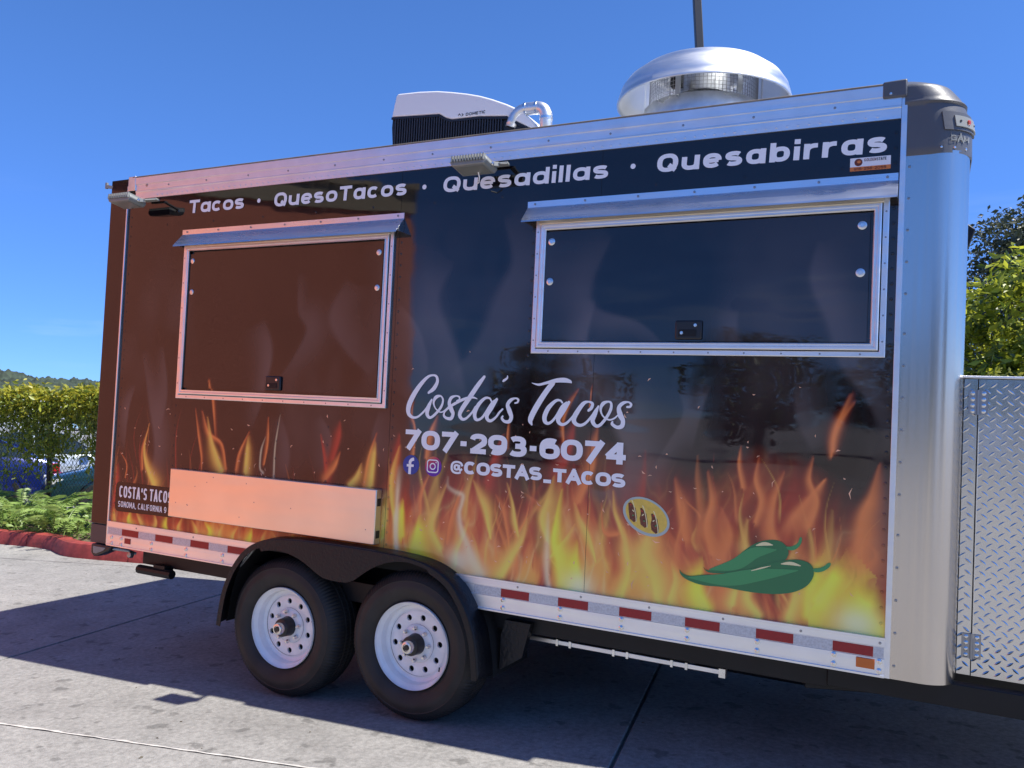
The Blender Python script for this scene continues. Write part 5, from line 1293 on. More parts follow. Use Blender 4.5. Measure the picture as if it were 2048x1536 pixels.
hc = catmull([(x, z, 0) for x, z in half], 40)[:, :2]
outer = [(FC + x, z) for x, z in hc] + [(FC - x, z) for x, z in hc[::-1][1:]]
def shrink(pts, d):
    out = []
    for i in range(len(pts)):
        a = Vector(pts[max(i - 1, 0)]); c = Vector(pts[min(i + 1, len(pts) - 1)]); t_ = (c - a).normalized(); n_ = Vector((-t_.y, t_.x))
        out.append((pts[i][0] + n_.x * d, pts[i][1] + n_.y * d))
    return out
FD = -.105
sk = [(FC + (x - FC) * .965, z - .006) for x, z in outer]
b = MB(); n = len(outer)
b.add([(x, .004, z) for x, z in outer] + [(x, FD + .012, z - .001) for x, z in [(FC + (x - FC) * .972, z) for x, z in outer]] + [(x, FD, z) for x, z in sk], [(i, i + 1, n + i + 1, n + i) for i in range(n - 1)] + [(n + i, n + i + 1, 2 * n + i + 1, 2 * n + i) for i in range(n - 1)])
fd = b.build("fender", M['black_tread'], T, smooth=True, auto=60); fd["label"] = "black tread plate fender over both wheels"
sd = fd.modifiers.new("sheet", 'SOLIDIFY'); sd.thickness = .004; sd.offset = -1
inn = []
si = shrink(sk, .030)
mid = FC
for (x, z), (xi, zi) in zip(sk, si):
    dx = x - mid
    if abs(dx) < .56:
        xw = WX[1] if dx > 0 else WX[0]
        arc = WZ(xw) + math.sqrt(max(0.0, .437 ** 2 - (x - xw) ** 2))
        low = .705 + .05 * (dx) + 1.1 * dx * dx
        zz = max(arc, low) if abs(dx) < .43 else arc
        # round the junction
        k_ = 40.0; zz = math.log(math.exp(k_ * min(arc, 1)) + math.exp(k_ * .690)) / k_ if abs(dx) < .43 else zz
        zz = min(zz, z - .018); inn.append((x, zz))
    else: inn.append((xi, zi))
b = MB(); b.add([(x, FD, z) for x, z in sk] + [(x, FD, z) for x, z in inn], [(i, i + 1, n + i + 1, n + i) for i in range(n - 1)])
o = b.build("fender_skirt", M['black_tread'], fd); sd = o.modifiers.new("sheet", 'SOLIDIFY'); sd.thickness = .004; sd.offset = 0
# wheel well liner
b = MB(); ln = [(x, z - .012) for x, z in outer]
b.add([(x, .0, z) for x, z in ln] + [(x, .40, z) for x, z in ln], [(i, i + 1, n + i + 1, n + i) for i in range(n - 1)])
b.add([(x, .399, z) for x, z in ln], [tuple(range(n))])
b.build("wheel_well", M['black_gap'], T)
bk = [(x, z - .004) for x, z in outer if z > .775]
b = MB(); b.add([(x, -.0035, z) for x, z in bk] + [(bk[-1][0], -.0035, .772), (bk[0][0], -.0035, .772)], [tuple(range(len(bk) + 2))]); b.build("fender_backing", M['black_gap'], fd)
b = MB(); b.prism([(-.02, .35), (.10, .43), (.14, .60), (.0, .60), (-.02, .52)], .05, .09); b.build("gravel_guard", M['black_tread'], T)

# ------------------------------------------------------------------ roof units
# air conditioner
AY0, AY1 = .22, .93
prof = [(-.935, 3.040), (-.975, 3.15), (-.985, 3.25), (-.982, 3.309), (-.958, 3.430), (-.945, 3.442), (-.80, 3.436), (-.679, 3.424), (-.58, 3.405), (-.482, 3.383), (-.40, 3.360), (-.323, 3.332), (-.23, 3.292), (-.137, 3.243), (-.07, 3.18), (-.02, 3.11), (-.005, 3.040)]
divi = [(-.982, 3.309), (-.80, 3.297), (-.657, 3.288), (-.615, 3.262), (-.574, 3.248), (-.40, 3.244), (-.228, 3.225), (-.16, 3.185), (-.02, 3.11)]
shell = prof[3:16]
poly_s = shell + divi[::-1][1:-1]
b = MB()
# side face slightly bevelled: two outlines, outer pulled in
def inset_top(pts, d): return [(x, z - d) if z > 3.23 else (x, z) for x, z in pts]
b.prism(poly_s, AY0 + .02, AY1 - .02)
ac = b.build("air_conditioner", M['ac_white'], T, bevel=.014, seg=4); ac["label"] = "white rooftop air conditioner with black grille sides"
b = MB(); low_ = [prof[0], prof[1], prof[2]] + [(x + .0, z - .001) for x, z in divi] + [prof[-1]]
b.prism([(x, z) for x, z in low_], AY0 + .034, AY1 - .034); b.build("grille_body", M['black_plastic'], ac)
b = MB(); x = -.955
while x < -.25:
    zt = float(np.interp(x, [p[0] for p in divi], [p[1] for p in divi])) - .016
    b.box(x, x + .0065, AY0 + .020, AY0 + .036, 3.05, zt); x += .0165
q = b.build("grille_slats", mat("grille plastic", (.03, .03, .036), .3), ac); tag(q, kind="stuff")
b = MB()
for (xa, za), (xb, zb) in zip(divi[:-1], divi[1:]): b.bar((xa, AY0 + .026, za - .008), (xb, AY0 + .026, zb - .008), .014, .013)
b.build("grille_rim", M['black_plastic'], ac)
word("maker_lettering", "DOMETIC", -.482, -.357, 3.2555, .0165, .0032, .0032, M['ink'], ac, y=AY0 + .0185, track=.22, slant=.05)
b = MB(); strip(b, [(-.531, 3.262), (-.5235, 3.272), (-.515, 3.262)], [.004] * 3, AY0 + .0185); strip(b, [(-.508, 3.272), (-.4985, 3.264), (-.508, 3.256)], [.004] * 3, AY0 + .0185); b.build("maker_mark", M['ink'], ac, fix=False)
# vent pipe with two elbows
def arc3(c, r, a0, a1, y, n=8): return [(c[0] + r * math.cos(math.radians(a0 + (a1 - a0) * k / n)), y, c[1] + r * math.sin(math.radians(a0 + (a1 - a0) * k / n))) for k in range(n + 1)]
pth = [(.0, .26, 3.04), (.0, .26, 3.20)] + arc3((-.055, 3.20), .055, 0, 90, .26)[1:] + [(-.12, .26, 3.257)] + arc3((-.12, 3.175), .08, 90, 165, .26)[1:] + [(-.207, .26, 3.165)]
b = MB(); b.tube(pth, .033, 16, cap=False); vp = b.build("vent_pipe", M['spun'], T, smooth=True); sd = vp.modifiers.new("wall", 'SOLIDIFY'); sd.thickness = .003
for a_, b_ in (((.0, .26, 3.185), (.0, .26, 3.20)), ((-.050, .26, 3.256), (-.062, .26, 3.256)), ((-.115, .26, 3.257), (-.127, .26, 3.256))):
    b = MB(); b.tube([a_, b_], .0355, 16); b.build("pipe_collar", M['galv'], vp, smooth=True)
# mushroom exhaust fan
DC = (.655, .95, 3.425); DR = .480
b = MB(); b.lathe([(DR - .004, -.012), (DR + .006, -.010), (DR + .006, .0), (DR, .004), (DR - .003, .03), (DR - .016, .072), (DR - .05, .122), (DR - .12, .176), (DR - .21, .216), (DR - .32, .240), (.06, .252), (0.0, .253)], DC, 'Z', 72)
dm = b.build("exhaust_dome", M['spun'], T, smooth=True, auto=60); dm["label"] = "spun aluminium mushroom dome of the roof exhaust fan"
sd = dm.modifiers.new("wall", 'SOLIDIFY'); sd.thickness = .003; sd.offset = -1
b = MB(); b.lathe([(.36, -.39), (.345, -.15), (.33, -.045), (.318, -.040), (.31, -.10)], DC, 'Z', 56); b.build("fan_drum", M['galv'], dm, smooth=True)
b = MB(); b.lathe([(.15, .04), (.15, .23)], DC, 'Z', 30); b.lathe([(.0, .04), (.15, .04)], DC, 'Z', 30); b.build("fan_motor_housing", M['galv'], dm, smooth=True)
for k in range(6):
    a = 2 * PI * k / 6 + .35; c_, s_ = math.cos(a), math.sin(a)
    b = MB(); b.bar((DC[0] + .325 * c_, DC[1] + .325 * s_, DC[2] - .12), (DC[0] + .325 * c_, DC[1] + .325 * s_, DC[2] + .17), .03, .004, up=(c_, s_, 0)); b.build("dome_strut", M['galv'], dm)
b = MB()
for k in range(90):
    a = 2 * PI * k / 90; b.bar((DC[0] + .30 * math.cos(a), DC[1] + .30 * math.sin(a), DC[2] - .06), (DC[0] + .30 * math.cos(a), DC[1] + .30 * math.sin(a), DC[2] + .19), .0022, .0022)
for z in np.arange(-.04, .19, .021): b.lathe([(.2995, z), (.3005, z + .0022)], DC, 'Z', 60)
q = b.build("bird_screen", M['dull_steel'], dm); tag(q, kind="stuff")
# motor bits seen through the screen
b = MB(); b.box(DC[0] - .12, DC[0] - .06, DC[1] - .25, DC[1] - .20, DC[2] + .03, DC[2] + .12); b.build("fan_switch_box", M['black_plastic'], dm, bevel=.004)

# ------------------------------------------------------------------ work lamps on the top rail
def work_lamp(x, z, label):
    b = MB(); prof = [(-.120, .020), (.120, .020), (.130, -.004), (.112, -.028), (-.112, -.028), (-.130, -.004)]
    b.prism(prof, -.075, .075)
    lp = b.build("work_lamp", M['lamp_grey'], T, bevel=.006)
    lp.location = (x, -.150, z); lp.rotation_euler = (math.radians(-10), 0, 0); lp["label"] = label
    b = MB()
    for k in range(12): b.box(-.114 + k * .0198, -.105 + k * .0198, -.090, .070, -.006, .032)
    q = b.build("cooling_fins", M['lamp_grey'], lp); tag(q, kind="stuff")
    b = MB(); b.box(-.10, .10, -.062, .062, -.032, -.027); b.build("lamp_lens", M['lens_grey'], lp, bevel=.003)
    b = MB(); b.bar((.132, 0, 0), (.160, .03, .008), .012, .028); b.bar((.157, .02, .010), (.145, .125, .062), .034, .010); b.build("lamp_arm", M['lamp_grey'], lp, bevel=.002)
    b = MB(); b.bar((.02, .140, .066), (.165, .140, .066), .04, .014); b.build("lamp_bracket", M['lamp_grey'], lp, bevel=.002)
    b = MB(); b.dome((.132, 0, 0), .015, .012, (1, 0, 0), 10); b.build("bracket_knob", M['steel'], lp, smooth=True)
    lp.scale = (.8, .8, .8)
    return lp
work_lamp(-2.695, 2.842, "grey work lamp at the tail end of the top rail")
l2 = work_lamp(-.190, 2.838, "grey work lamp on the top rail between the hatches")
b = MB(); b.tube([(.02, .03, -.03), (.024, .045, -.055), (.005, .08, -.075), (-.025, .11, -.065)], .004, 8); b.build("lamp_cable", M['white_vinyl'], l2, smooth=True)
# awning of the far side just seen past the nose
b = MB(); b.prism([(1.80, 3.02), (2.052, 3.026), (2.100, 2.985), (2.050, 2.84), (1.80, 2.84)], WID + .02, WID + .16); o = b.build("far_lamp_box", M['black_paint'], T, bevel=.006)

# unseen tank-like boxes, added to block light under the floor
part("underfloor_light_block", M['black_plastic'], (.10, 1.45, .85, 1.95, .30, .60), bevel=.03)
part("underfloor_light_block", M['black_plastic'], (-2.55, -1.95, .75, 2.1, .33, .60), bevel=.03)
part("far_bottom_rail", M['rail'], (XR, 1.72, WID, WID + .016, .65, .80))
# ------------------------------------------------------------------ foliage tools
def leaf_mat(name, c1, c2, tr=0.35, scale=3.0):
    m = bpy.data.materials.new(name); m.use_nodes = True; nt = m.node_tree
    b = nt.nodes["Principled BSDF"]; b.inputs["Roughness"].default_value = 0.42; b.inputs["Specular IOR Level"].default_value = 0.45
    geo = nt.nodes.new("ShaderNodeNewGeometry"); cr_ = nt.nodes.new("ShaderNodeValToRGB")
    cr_.color_ramp.elements[0].color = (*c1, 1); cr_.color_ramp.elements[1].color = (*c2, 1)
    nt.links.new(geo.outputs["Random Per Island"], cr_.inputs["Fac"]); nt.links.new(cr_.outputs["Color"], b.inputs["Base Color"])
    tl = nt.nodes.new("ShaderNodeBsdfTranslucent"); ms = nt.nodes.new("ShaderNodeMixShader"); ms.inputs[0].default_value = tr
    hs_ = nt.nodes.new("ShaderNodeHueSaturation"); hs_.inputs["Value"].default_value = 1.5; hs_.inputs["Hue"].default_value = 0.485
    nt.links.new(cr_.outputs["Color"], hs_.inputs["Color"]); nt.links.new(hs_.outputs["Color"], tl.inputs["Color"])
    nt.links.new(b.outputs[0], ms.inputs[1]); nt.links.new(tl.outputs[0], ms.inputs[2]); nt.links.new(ms.outputs[0], nt.nodes["Material Output"].inputs["Surface"])
    return m
M['vine'] = leaf_mat("vine leaf", (0.09, 0.14, 0.018), (0.38, 0.42, 0.05))
M['vine_top'] = leaf_mat("young vine leaf", (0.16, 0.20, 0.02), (0.46, 0.42, 0.04), .4)
M['pinnate'] = leaf_mat("pinnate leaf", (0.16, 0.26, 0.055), (0.32, 0.44, 0.13), .35)
M['magnolia'] = leaf_mat("broad glossy leaf", (0.03, 0.065, 0.008), (0.48, 0.53, 0.05), .35)
M['oak'] = leaf_mat("grey green leaf", (0.030, 0.042, 0.022), (0.085, 0.10, 0.055), .2)
M['hedge'] = leaf_mat("speckled hedge leaf", (0.06, 0.10, 0.02), (0.36, 0.36, 0.06), .3)
M['tree'] = leaf_mat("tree leaf", (0.035, 0.055, 0.016), (0.09, 0.12, 0.035), .25)
M['bark'] = mat("bark", (0.10, 0.075, 0.055), 0.9, var=(14, .4), bump=((40, 40, 6), .01))
M['stem'] = mat("green stem", (0.12, 0.15, 0.03), 0.7)

def leaf_cloud(pts, size, rng, droop=0.3, aspect=0.5, up=0.55):
    """pts Nx3; folded diamond leaves facing mostly up"""
    n = len(pts); s_ = size * rng.uniform(.6, 1.25, n)
    d = rng.normal(size=(n, 3)); d[:, 2] = d[:, 2] * .6 - droop; d /= np.linalg.norm(d, axis=1)[:, None]
    nr = rng.normal(size=(n, 3)) * (1 - up); nr[:, 2] += up; nr -= d * (nr * d).sum(1)[:, None]; nr /= np.linalg.norm(nr, axis=1)[:, None] + 1e-9
    sd = np.cross(d, nr)
    L_ = s_[:, None]; W_ = (s_ * aspect)[:, None]
    a = pts; b = pts + d * L_ * .55 + sd * W_ * .5 + nr * L_ * .07; c = pts + d * L_ - nr * L_ * .06; e = pts + d * L_ * .55 - sd * W_ * .5 + nr * L_ * .07
    V = np.stack([a, b, c, e], 1).reshape(-1, 3); k = np.arange(n)[:, None] * 4
    F = np.concatenate([k + np.array([[0, 1, 2]]), k + np.array([[0, 2, 3]])], 1).reshape(-1, 3)
    return V, F
def clumps(rng, centers, rad, per):
    out = []
    for c, r in zip(centers, rad):
        q = rng.normal(size=(per, 3)); q /= np.linalg.norm(q, axis=1)[:, None]; q *= (rng.uniform(.25, 1, per) ** .5)[:, None] * r
        out.append(q + c)
    return np.concatenate(out)
def make_tree(name, base, h, rad, seed, leaf, size, nclump, per, mt, trunk_r, squash=.8, aspect=.5, up=.55):
    rng = np.random.default_rng(seed); root = empty(name, base)
    zc = h - rad * squash
    C_ = rng.normal(size=(nclump, 3)); C_ /= np.linalg.norm(C_, axis=1)[:, None]; C_ *= (rng.uniform(.12, 1, nclump) ** .4)[:, None] * rad
    C_[:, 2] = C_[:, 2] * squash + zc; C_[:, :2] *= rng.uniform(.85, 1.1, (nclump, 1))
    p_ = clumps(rng, C_, rng.uniform(.18, .36, nclump) * rad, per)
    V, F = leaf_cloud(p_, size, rng, aspect=aspect, up=up); fast_mesh("crown", V, F, mt, root)
    b = MB(); pts = [Vector((0, 0, -.05)), Vector((.05 * rad, .02, zc * .45)), Vector((-.03 * rad, .04, zc * .8)), Vector((0, 0, zc))]
    b.tube(pts, [trunk_r * 1.25, trunk_r, trunk_r * .75, trunk_r * .5], 10)
    for c in C_[::max(1, nclump // 26)]:
        st_ = Vector((0, 0, zc * random.uniform(.45, .85))); e = Vector(c); md = (st_ + e) / 2 + Vector((0, 0, .08 * rad))
        b.tube([st_, md, e], [trunk_r * .42, trunk_r * .26, trunk_r * .1], 6)
    b.build("trunk", M['bark'], root, smooth=True)
    return root

# ------------------------------------------------------------------ chain-link fence with its vine
FY = 4.20; FX0, FX1 = -16.0, -3.0
M['fence_black'] = mat("black coated fence steel", (.012, .012, .012), .4)
fence = empty("chain_link_fence", (-9.0, FY, 0)); tag(fence, "black chain link fence behind the red kerb, overgrown with vines", "fence")
for x in (-15.6, -12.6, -9.62, -6.6, -3.6):
    b = MB(); b.tube([(x + 9.0, 0, 0), (x + 9.0, 0, 2.02)], .036, 12); b.dome((x + 9.0, 0, 2.02), .04, .04, (0, 0, 1), 10); b.build("fence_post", M['fence_black'], fence, smooth=True)
for z in (1.96, .22):
    b = MB(); b.tube([(FX0 + 9, .04, z), (FX1 + 9, .04, z)], .021, 8); b.build("fence_rail", M['fence_black'], fence, smooth=True)
b = MB(); hgt = 1.80; x = FX0 - hgt
while x < FX1:
    for s_ in (0, 1):
        xa, xb = (x, x + hgt) if s_ == 0 else (x + hgt, x); za, zb = .17, .17 + hgt
        lo, hi = 0.0, 1.0
        for lim, sg in ((FX0, 1), (FX1, -1)):
            d = xb - xa; t_ = (lim - xa) / d
            if (d > 0) == (sg > 0): lo = max(lo, t_)
            else: hi = min(hi, t_)
        if hi > lo: 
            p0 = (xa + (xb - xa) * lo + 9, .004 * s_, za + (zb - za) * lo); p1 = (xa + (xb - xa) * hi + 9, .004 * s_, za + (zb - za) * hi)
            b.bar(p0, p1, .0036, .0036, up=(0, 1, 0))
    x += .078
q = b.build("wire_mesh", mat("fence wire", (.03, .03, .03), .45), fence); tag(q, kind="stuff")

rng = np.random.default_rng(12)
vine = empty("fence_vine", (-9.0, FY, 0)); tag(vine, "green vine hanging thick over the chain link fence", "vine")
N = 15000
px = rng.uniform(-13.5, -4.5, N); tz = rng.beta(2.2, 1.15, N); pz = .62 + 1.42 * tz
hole = fbm(px * 1.9, pz * 1.6, 91, 3); lowcut = .80 + .45 * fbm(px * 1.6 + 5, pz * 0, 95, 3)
keep = ~(((hole > .56) & (pz < 1.62)) | ((pz < lowcut) & (rng.random(N) < .85)))
px, pz = px[keep], pz[keep]
py = FY + rng.normal(0, .09, len(px)) * (0.6 + .8 * (pz > 1.8)) - .03
V, F = leaf_cloud(np.stack([px + 9, py - FY, pz], 1), .085, rng, droop=.8, aspect=.55, up=.2)
fast_mesh("vine_leaves", V, F, M['vine'], vine)
N = 6500
px = rng.uniform(-13.5, -4.5, N); pz = 1.93 + np.abs(rng.normal(0, .075, N)) + .22 * fbm(px * 2.6, px * 0, 97, 3) - .09; pz -= (rng.random(N) < .35) * rng.random(N) * .35
V, F = leaf_cloud(np.stack([px + 9, rng.normal(-.03, .13, N), pz], 1), .085, rng, droop=.1, aspect=.55, up=.5)
fast_mesh("young_vine_leaves", V, F, M['vine_top'], vine)
b = MB(); lv = []
for k in range(230):
    x = rng.uniform(-13, -5) + 9; z0 = rng.uniform(1.6, 2.02); ln = rng.uniform(.35, 1.15); y0 = rng.uniform(-.16, .06)
    pts = [(x + .03 * math.sin(q * 1.3 + k), y0 - .02 * q, z0 - ln * q / 5) for q in range(6)]
    b.tube(pts, .0042, 5)
    for q in range(int(ln * 30)):
        t_ = rng.random() * 5; i = int(t_); f_ = t_ - i; i = min(i, 4)
        lv.append([pts[i][j] * (1 - f_) + pts[i + 1][j] * f_ + rng.normal(0, .012) for j in range(3)])
b.build("hanging_stems", M['stem'], vine, smooth=True)["kind"] = "stuff"
V, F = leaf_cloud(np.array(lv), .075, rng, droop=1.0, aspect=.5, up=.2); fast_mesh("hanging_leaves", V, F, M['vine'], vine)

# ------------------------------------------------------------------ pinnate-leaved plants in the bed
def frond(seed, n=13):
    r = random.Random(seed); V = []; F = []; L_ = .58
    def P_(t_): return Vector((L_ * t_ * (1 - .12 * t_), 0, .26 * math.sin(t_ * 2.1) * L_ - .24 * t_ * t_ * L_))
    for i in range(n + 1):
        t_ = .14 + .86 * i / n; c = P_(t_); w = .155 * math.sin(min(1, t_ * 1.25) * PI * .55) * (1.12 - .55 * t_) * 1.3
        for s_ in (-1, 1):
            if i == n and s_ == 1: continue
            d = Vector((.34, s_ * .95, -.28 + r.uniform(-.1, .1))).normalized() if i < n else Vector((1, 0, -.3)).normalized()
            tn = Vector((1, 0, 0)); tn = (tn - d * tn.dot(d)).normalized(); k = len(V); ww = .021
            V += [c, c + d * w * .45 + tn * ww, c + d * w + Vector((0, 0, -.012)), c + d * w * .4 - tn * ww]; F += [(k, k + 1, k + 2), (k, k + 2, k + 3)]
    b = MB(); b.add(V, F)
    pts = [P_(i / 8) for i in range(9)]; b.tube(pts, [.006 - .0005 * i for i in range(9)], 4, cap=False)
    return b
fr_meshes = []
for k in range(3):
    o = frond(k).build("frond", M['pinnate'], None, fix=False); fr_meshes.append(o)
used = [False] * 3
plants = [(-10.9, 3.45, 1.0, "leafy pinnate plant at the left edge beside the kerb"), (-10.05, 3.38, 1.05, "leafy pinnate plant second from the left behind the kerb"), (-9.45, 3.75, 1.05, "taller pinnate plant standing against the black fence post"),
          (-9.2, 3.36, .92, "low leafy pinnate plant in front of the fence post"), (-8.65, 3.50, 1.12, "broad pinnate plant above the jog of the kerb"), (-8.15, 3.28, 1.0, "pinnate plant spilling over the jog of the kerb"), (-7.55, 3.18, .85, "small pinnate plant nearest the trailer tail"), (-8.0, 3.85, 1.15, "pinnate plant behind the others near the trailer tail"), (-10.5, 3.95, 1.15, "pinnate plant growing up through the fence at the left")]
pr = random.Random(17)
for (x, y, s_, lab) in plants:
    pt = empty("pinnate_plant", (x, y, .12)); tag(pt, lab, "plant", "pinnate plants in the kerb bed")
    nf = 11
    b = MB(); b.tube([(0, 0, 0), (.01, .01, .26 * s_)], [.014, .008], 6); b.build("plant_stem", M['stem'], pt)
    for i in range(nf):
        k = pr.randrange(3); o = fr_meshes[k] if not used[k] else fr_meshes[k].copy()
        if used[k]: COL.objects.link(o)
        used[k] = True
        o.parent = pt; lev = i / nf
        o.location = (pr.uniform(-.16, .16) * s_, pr.uniform(-.12, .12) * s_, pr.uniform(.0, .28) * s_); sc2 = s_ * pr.uniform(.55, .98)
        o.scale = (sc2, sc2, sc2); o.rotation_euler = (pr.uniform(-.25, .25), -pr.uniform(.0, .75), i * 2.399 + pr.uniform(-.3, .3))
# low weeds filling the bed
rng = np.random.default_rng(5); N = 2600
px = rng.uniform(-12.5, -6.2, N); py = rng.uniform(3.15, 4.3, N); pz = .13 + rng.random(N) ** 1.6 * .30
V, F = leaf_cloud(np.stack([px, py, pz], 1), .10, rng, droop=-.1, aspect=.5, up=.5)
o = fast_mesh("bed_weeds", V, F, M['pinnate']); tag(o, "low leafy weeds covering the bed behind the kerb", "weeds", kind="stuff")

# ------------------------------------------------------------------ cars parked behind the fence
def car(name, loc, ang_, paint, label, L_=4.5, van=False, group="vehicles parked beyond the fence"):
    root = empty(name, loc, (0, 0, ang_)); tag(root, label, "van" if van else "car", group)
    pm = mat(name + " paint", paint, .25, .3, coat=.8); gm = M['car_glass']
    if van:
        top = [(-.5, .55), (-.5, 2.25), (.35, 2.35), (4.0, 2.35), (4.9, 2.2), (4.95, .6)]; L_ = 5.0
        st_ = [(0.0, .38, .62, .98, .80), (.12, .3, 1.0, 1.03, .95), (1.0, .28, 1.25, 1.05, .98), (1.9, .28, 2.25, 1.05, .90), (2.4, .28, 2.4, 1.05, .9), (5.2, .28, 2.4, 1.05, .9), (5.45, .35, 2.3, 1.02, .88)]
    else:
        st_ = [(0.0, .42, .60, .62, .55), (.10, .30, .70, .80, .72), (.75, .22, .84, .88, .80), (1.35, .20, .93, .90, .82), (1.4, .20, .95, .90, .82), (3.45, .20, 1.0, .90, .82), (4.1, .24, .98, .87, .78), (4.42, .32, .90, .80, .70), (4.5, .42, .70, .70, .62)]
    ring = []; 
    for x, z0, z1, w0, w1 in st_:
        zm = z0 + (z1 - z0) * .55
        h = [(w0 * .86, z0), (w0 * .98, z0 + .08), (w0, zm), (w0 * .985, z1 - (z1 - z0) * .16), (w1, z1 - .015), (w1 * .6, z1 + .012), (0, z1 + .02)]
        ring.append([(x, y, z) for y, z in h] + [(x, -y, z) for y, z in h[-2::-1]])
    q = len(ring[0]); b = MB(); b.add([p_ for r_ in ring for p_ in r_], [(i * q + j, i * q + j + 1, (i + 1) * q + j + 1, (i + 1) * q + j) for i in range(len(ring) - 1) for j in range(q)] if False else [(i * q + j, i * q + (j + 1) % q, (i + 1) * q + (j + 1) % q, (i + 1) * q + j) for i in range(len(ring) - 1) for j in range(q)] + [tuple(range(q)), tuple((len(ring) - 1) * q + j for j in range(q))])
    b.build("body", pm, root, smooth=True, auto=40)
    if not van:
        gh = [(1.30, .93, .78, .76), (2.05, 1.40, .64, .60), (2.9, 1.44, .64, .60), (3.35, 1.36, .62, .58), (4.02, .98, .74, .72)]
        b = MB(); V = []
        for x, z, w, _ in gh: V += [(x, w, z), (x, -w, z)]
        base_ = [(x, .82, .93) for x, *_ in gh] + [(x, -.82, .93) for x, *_ in gh]
        nV = len(gh); V2 = [(x, w, z) for x, z, w, _ in gh] + [(x, -w, z) for x, z, w, _ in gh] + base_
        f = [(i, i + 1, nV + i + 1, nV + i) for i in range(nV - 1)] + [(i, i + 1, 2 * nV + i + 1, 2 * nV + i) for i in range(nV - 1)] + [(nV + i, nV + i + 1, 3 * nV + i + 1, 3 * nV + i) for i in range(nV - 1)]
        b.add(V2, f); b.build("window_glass", gm, root, smooth=False)
        b = MB(); V = [(x, y * 1.005, z + .012) for x, z, w, _ in gh[1:4] for y in (w, -w)]; b.add(V, [(0, 2, 3, 1), (2, 4, 5, 3)]); o = b.build("roof", pm, root); sd = o.modifiers.new("s", 'SOLIDIFY'); sd.thickness = .02
        for s_ in (-1, 1):
            for a, c in ((gh[0], gh[1]), (gh[3], gh[4])):
                b = MB(); b.bar((a[0], s_ * a[2], a[1]), (c[0], s_ * c[2], c[1] + .008), .05, .05); b.build("pillar", pm, root)
            b = MB(); b.bar((2.62, s_ * .78, .95), (2.66, s_ * .645, 1.43), .06, .03); b.build("pillar", pm, root)
            b = MB(); b.box(1.52, 1.68, s_ * .9, s_ * 1.02, .96, 1.08); b.build("door_mirror", pm, root, bevel=.02)
            b = MB(); b.box(4.30, 4.47, s_ * .52, s_ * .84, .70, .86); b.build("tail_light", M['tail_red'], root, bevel=.02)
            b = MB(); b.box(.04, .30, s_ * .50, s_ * .80, .60, .70); b.build("headlight", M['headlamp'], root, bevel=.02)
        wz, wx, wr = .32, (.85, 3.55), .32
    else:
        b = MB(); b.box(1.55, 1.95, -.9, .9, 1.35, 2.1); 
        for s_ in (-1, 1):
            b = MB(); b.box(1.75, 2.6, s_ * 1.0, s_ * 1.06, 1.35, 2.0); b.build("side_window", gm, root)
            b = MB(); b.box(.02, .25, s_ * .6, s_ * .95, .75, .95); b.build("headlight", M['headlamp'], root, bevel=.02)
        b = MB(); b.add([(1.08, .85, 1.32), (1.08, -.85, 1.32), (1.86, -.80, 2.22), (1.86, .80, 2.22)], [(0, 1, 2, 3)]); b.v = [(x - .03, y, z + .03) for x, y, z in b.v]; b.build("windscreen", gm, root)
        wz, wx, wr = .36, (.95, 4.3), .36
    hw = 1.02 if van else .86
    for x in wx:
        for s_ in (-1, 1):
            b = MB(); b.lathe([(wr * .62, .0), (wr * .7, -.02), (wr * .95, -.02), (wr, .02), (wr, .18), (wr * .6, .2)], (x, 0, wz), 'Y', 26)
            b.v = [(p_[0], s_ * (hw - p_[1]) if True else 0, p_[2]) for p_ in b.v]; tw = b.build("wheel", M['rubber'], root, smooth=True)
            b = MB(); b.lathe([(0, .0), (wr * .2, -.005), (wr * .25, .012), (wr * .58, .0), (wr * .64, .01)], (x, 0, wz), 'Y', 26); b.v = [(p_[0], s_ * (hw - p_[1]), p_[2]) for p_ in b.v]; b.build("hub_cap", M['steel'], tw, smooth=True)
            for k in range(5):
                a = 2 * PI * k / 5; b = MB(); b.lathe([(0, -.008), (wr * .10, -.008), (wr * .12, 0)], (x + wr * .42 * math.cos(a), 0, wz + wr * .42 * math.sin(a)), 'Y', 8); b.v = [(p_[0], s_ * (hw - p_[1]), p_[2]) for p_ in b.v]; b.build("hub_slot", M['black_gap'], tw)
            b = MB(); b.lathe([(wr * 1.14, -.002), (wr * 1.14, .03), (0, .03)], (x, 0, wz), 'Y', 26); b.v = [(p_[0], s_ * (hw + .03 - p_[1]), p_[2]) for p_ in b.v if True]; b.build("wheel_arch", M['black_gap'], root)
    return root
M['car_glass'] = mat("dark car glass", (.02, .03, .035), .05, coat=.5); M['tail_red'] = mat("red tail light", lin(190, 16, 20), .15, coat=.6); M['headlamp'] = mat("headlamp", (.7, .72, .75), .1, .3)
RA = math.atan2(.447, .894)
# place(x_px-like bearing) worked out once: bearing vectors from the viewpoint, distances in metres
def spot(px_, d): 
    k_ = (px_ - 1024) / 1650.0; v = _f + _r * k_; return Vector((CAM_LOC.x + v.x * d, CAM_LOC.y + v.y * d, -.02))
def along(o, v): return o + v
rv = Vector((.894, .447, 0))
rs2 = Vector((math.cos(.97), math.sin(.97), 0))
p_ = spot(128, 16.2) - rs2 * 4.5; car("blue_saloon", p_, .97, (.008, .02, .15), "blue saloon car parked behind the fence post")
p_ = spot(88, 13.9); car("teal_saloon", p_, 1.0, (.012, .045, .055), "dark teal car parked close behind the fence")
p_ = spot(40, 24.0) - rs2 * 4.2; car("white_van", p_, .97, (.75, .75, .75), "white van parked far behind the vine", van=True)
p_ = spot(330, 19.5); car("pale_saloon", p_, .97 + PI, (.50, .56, .60), "pale silver car parked behind the blue saloon")

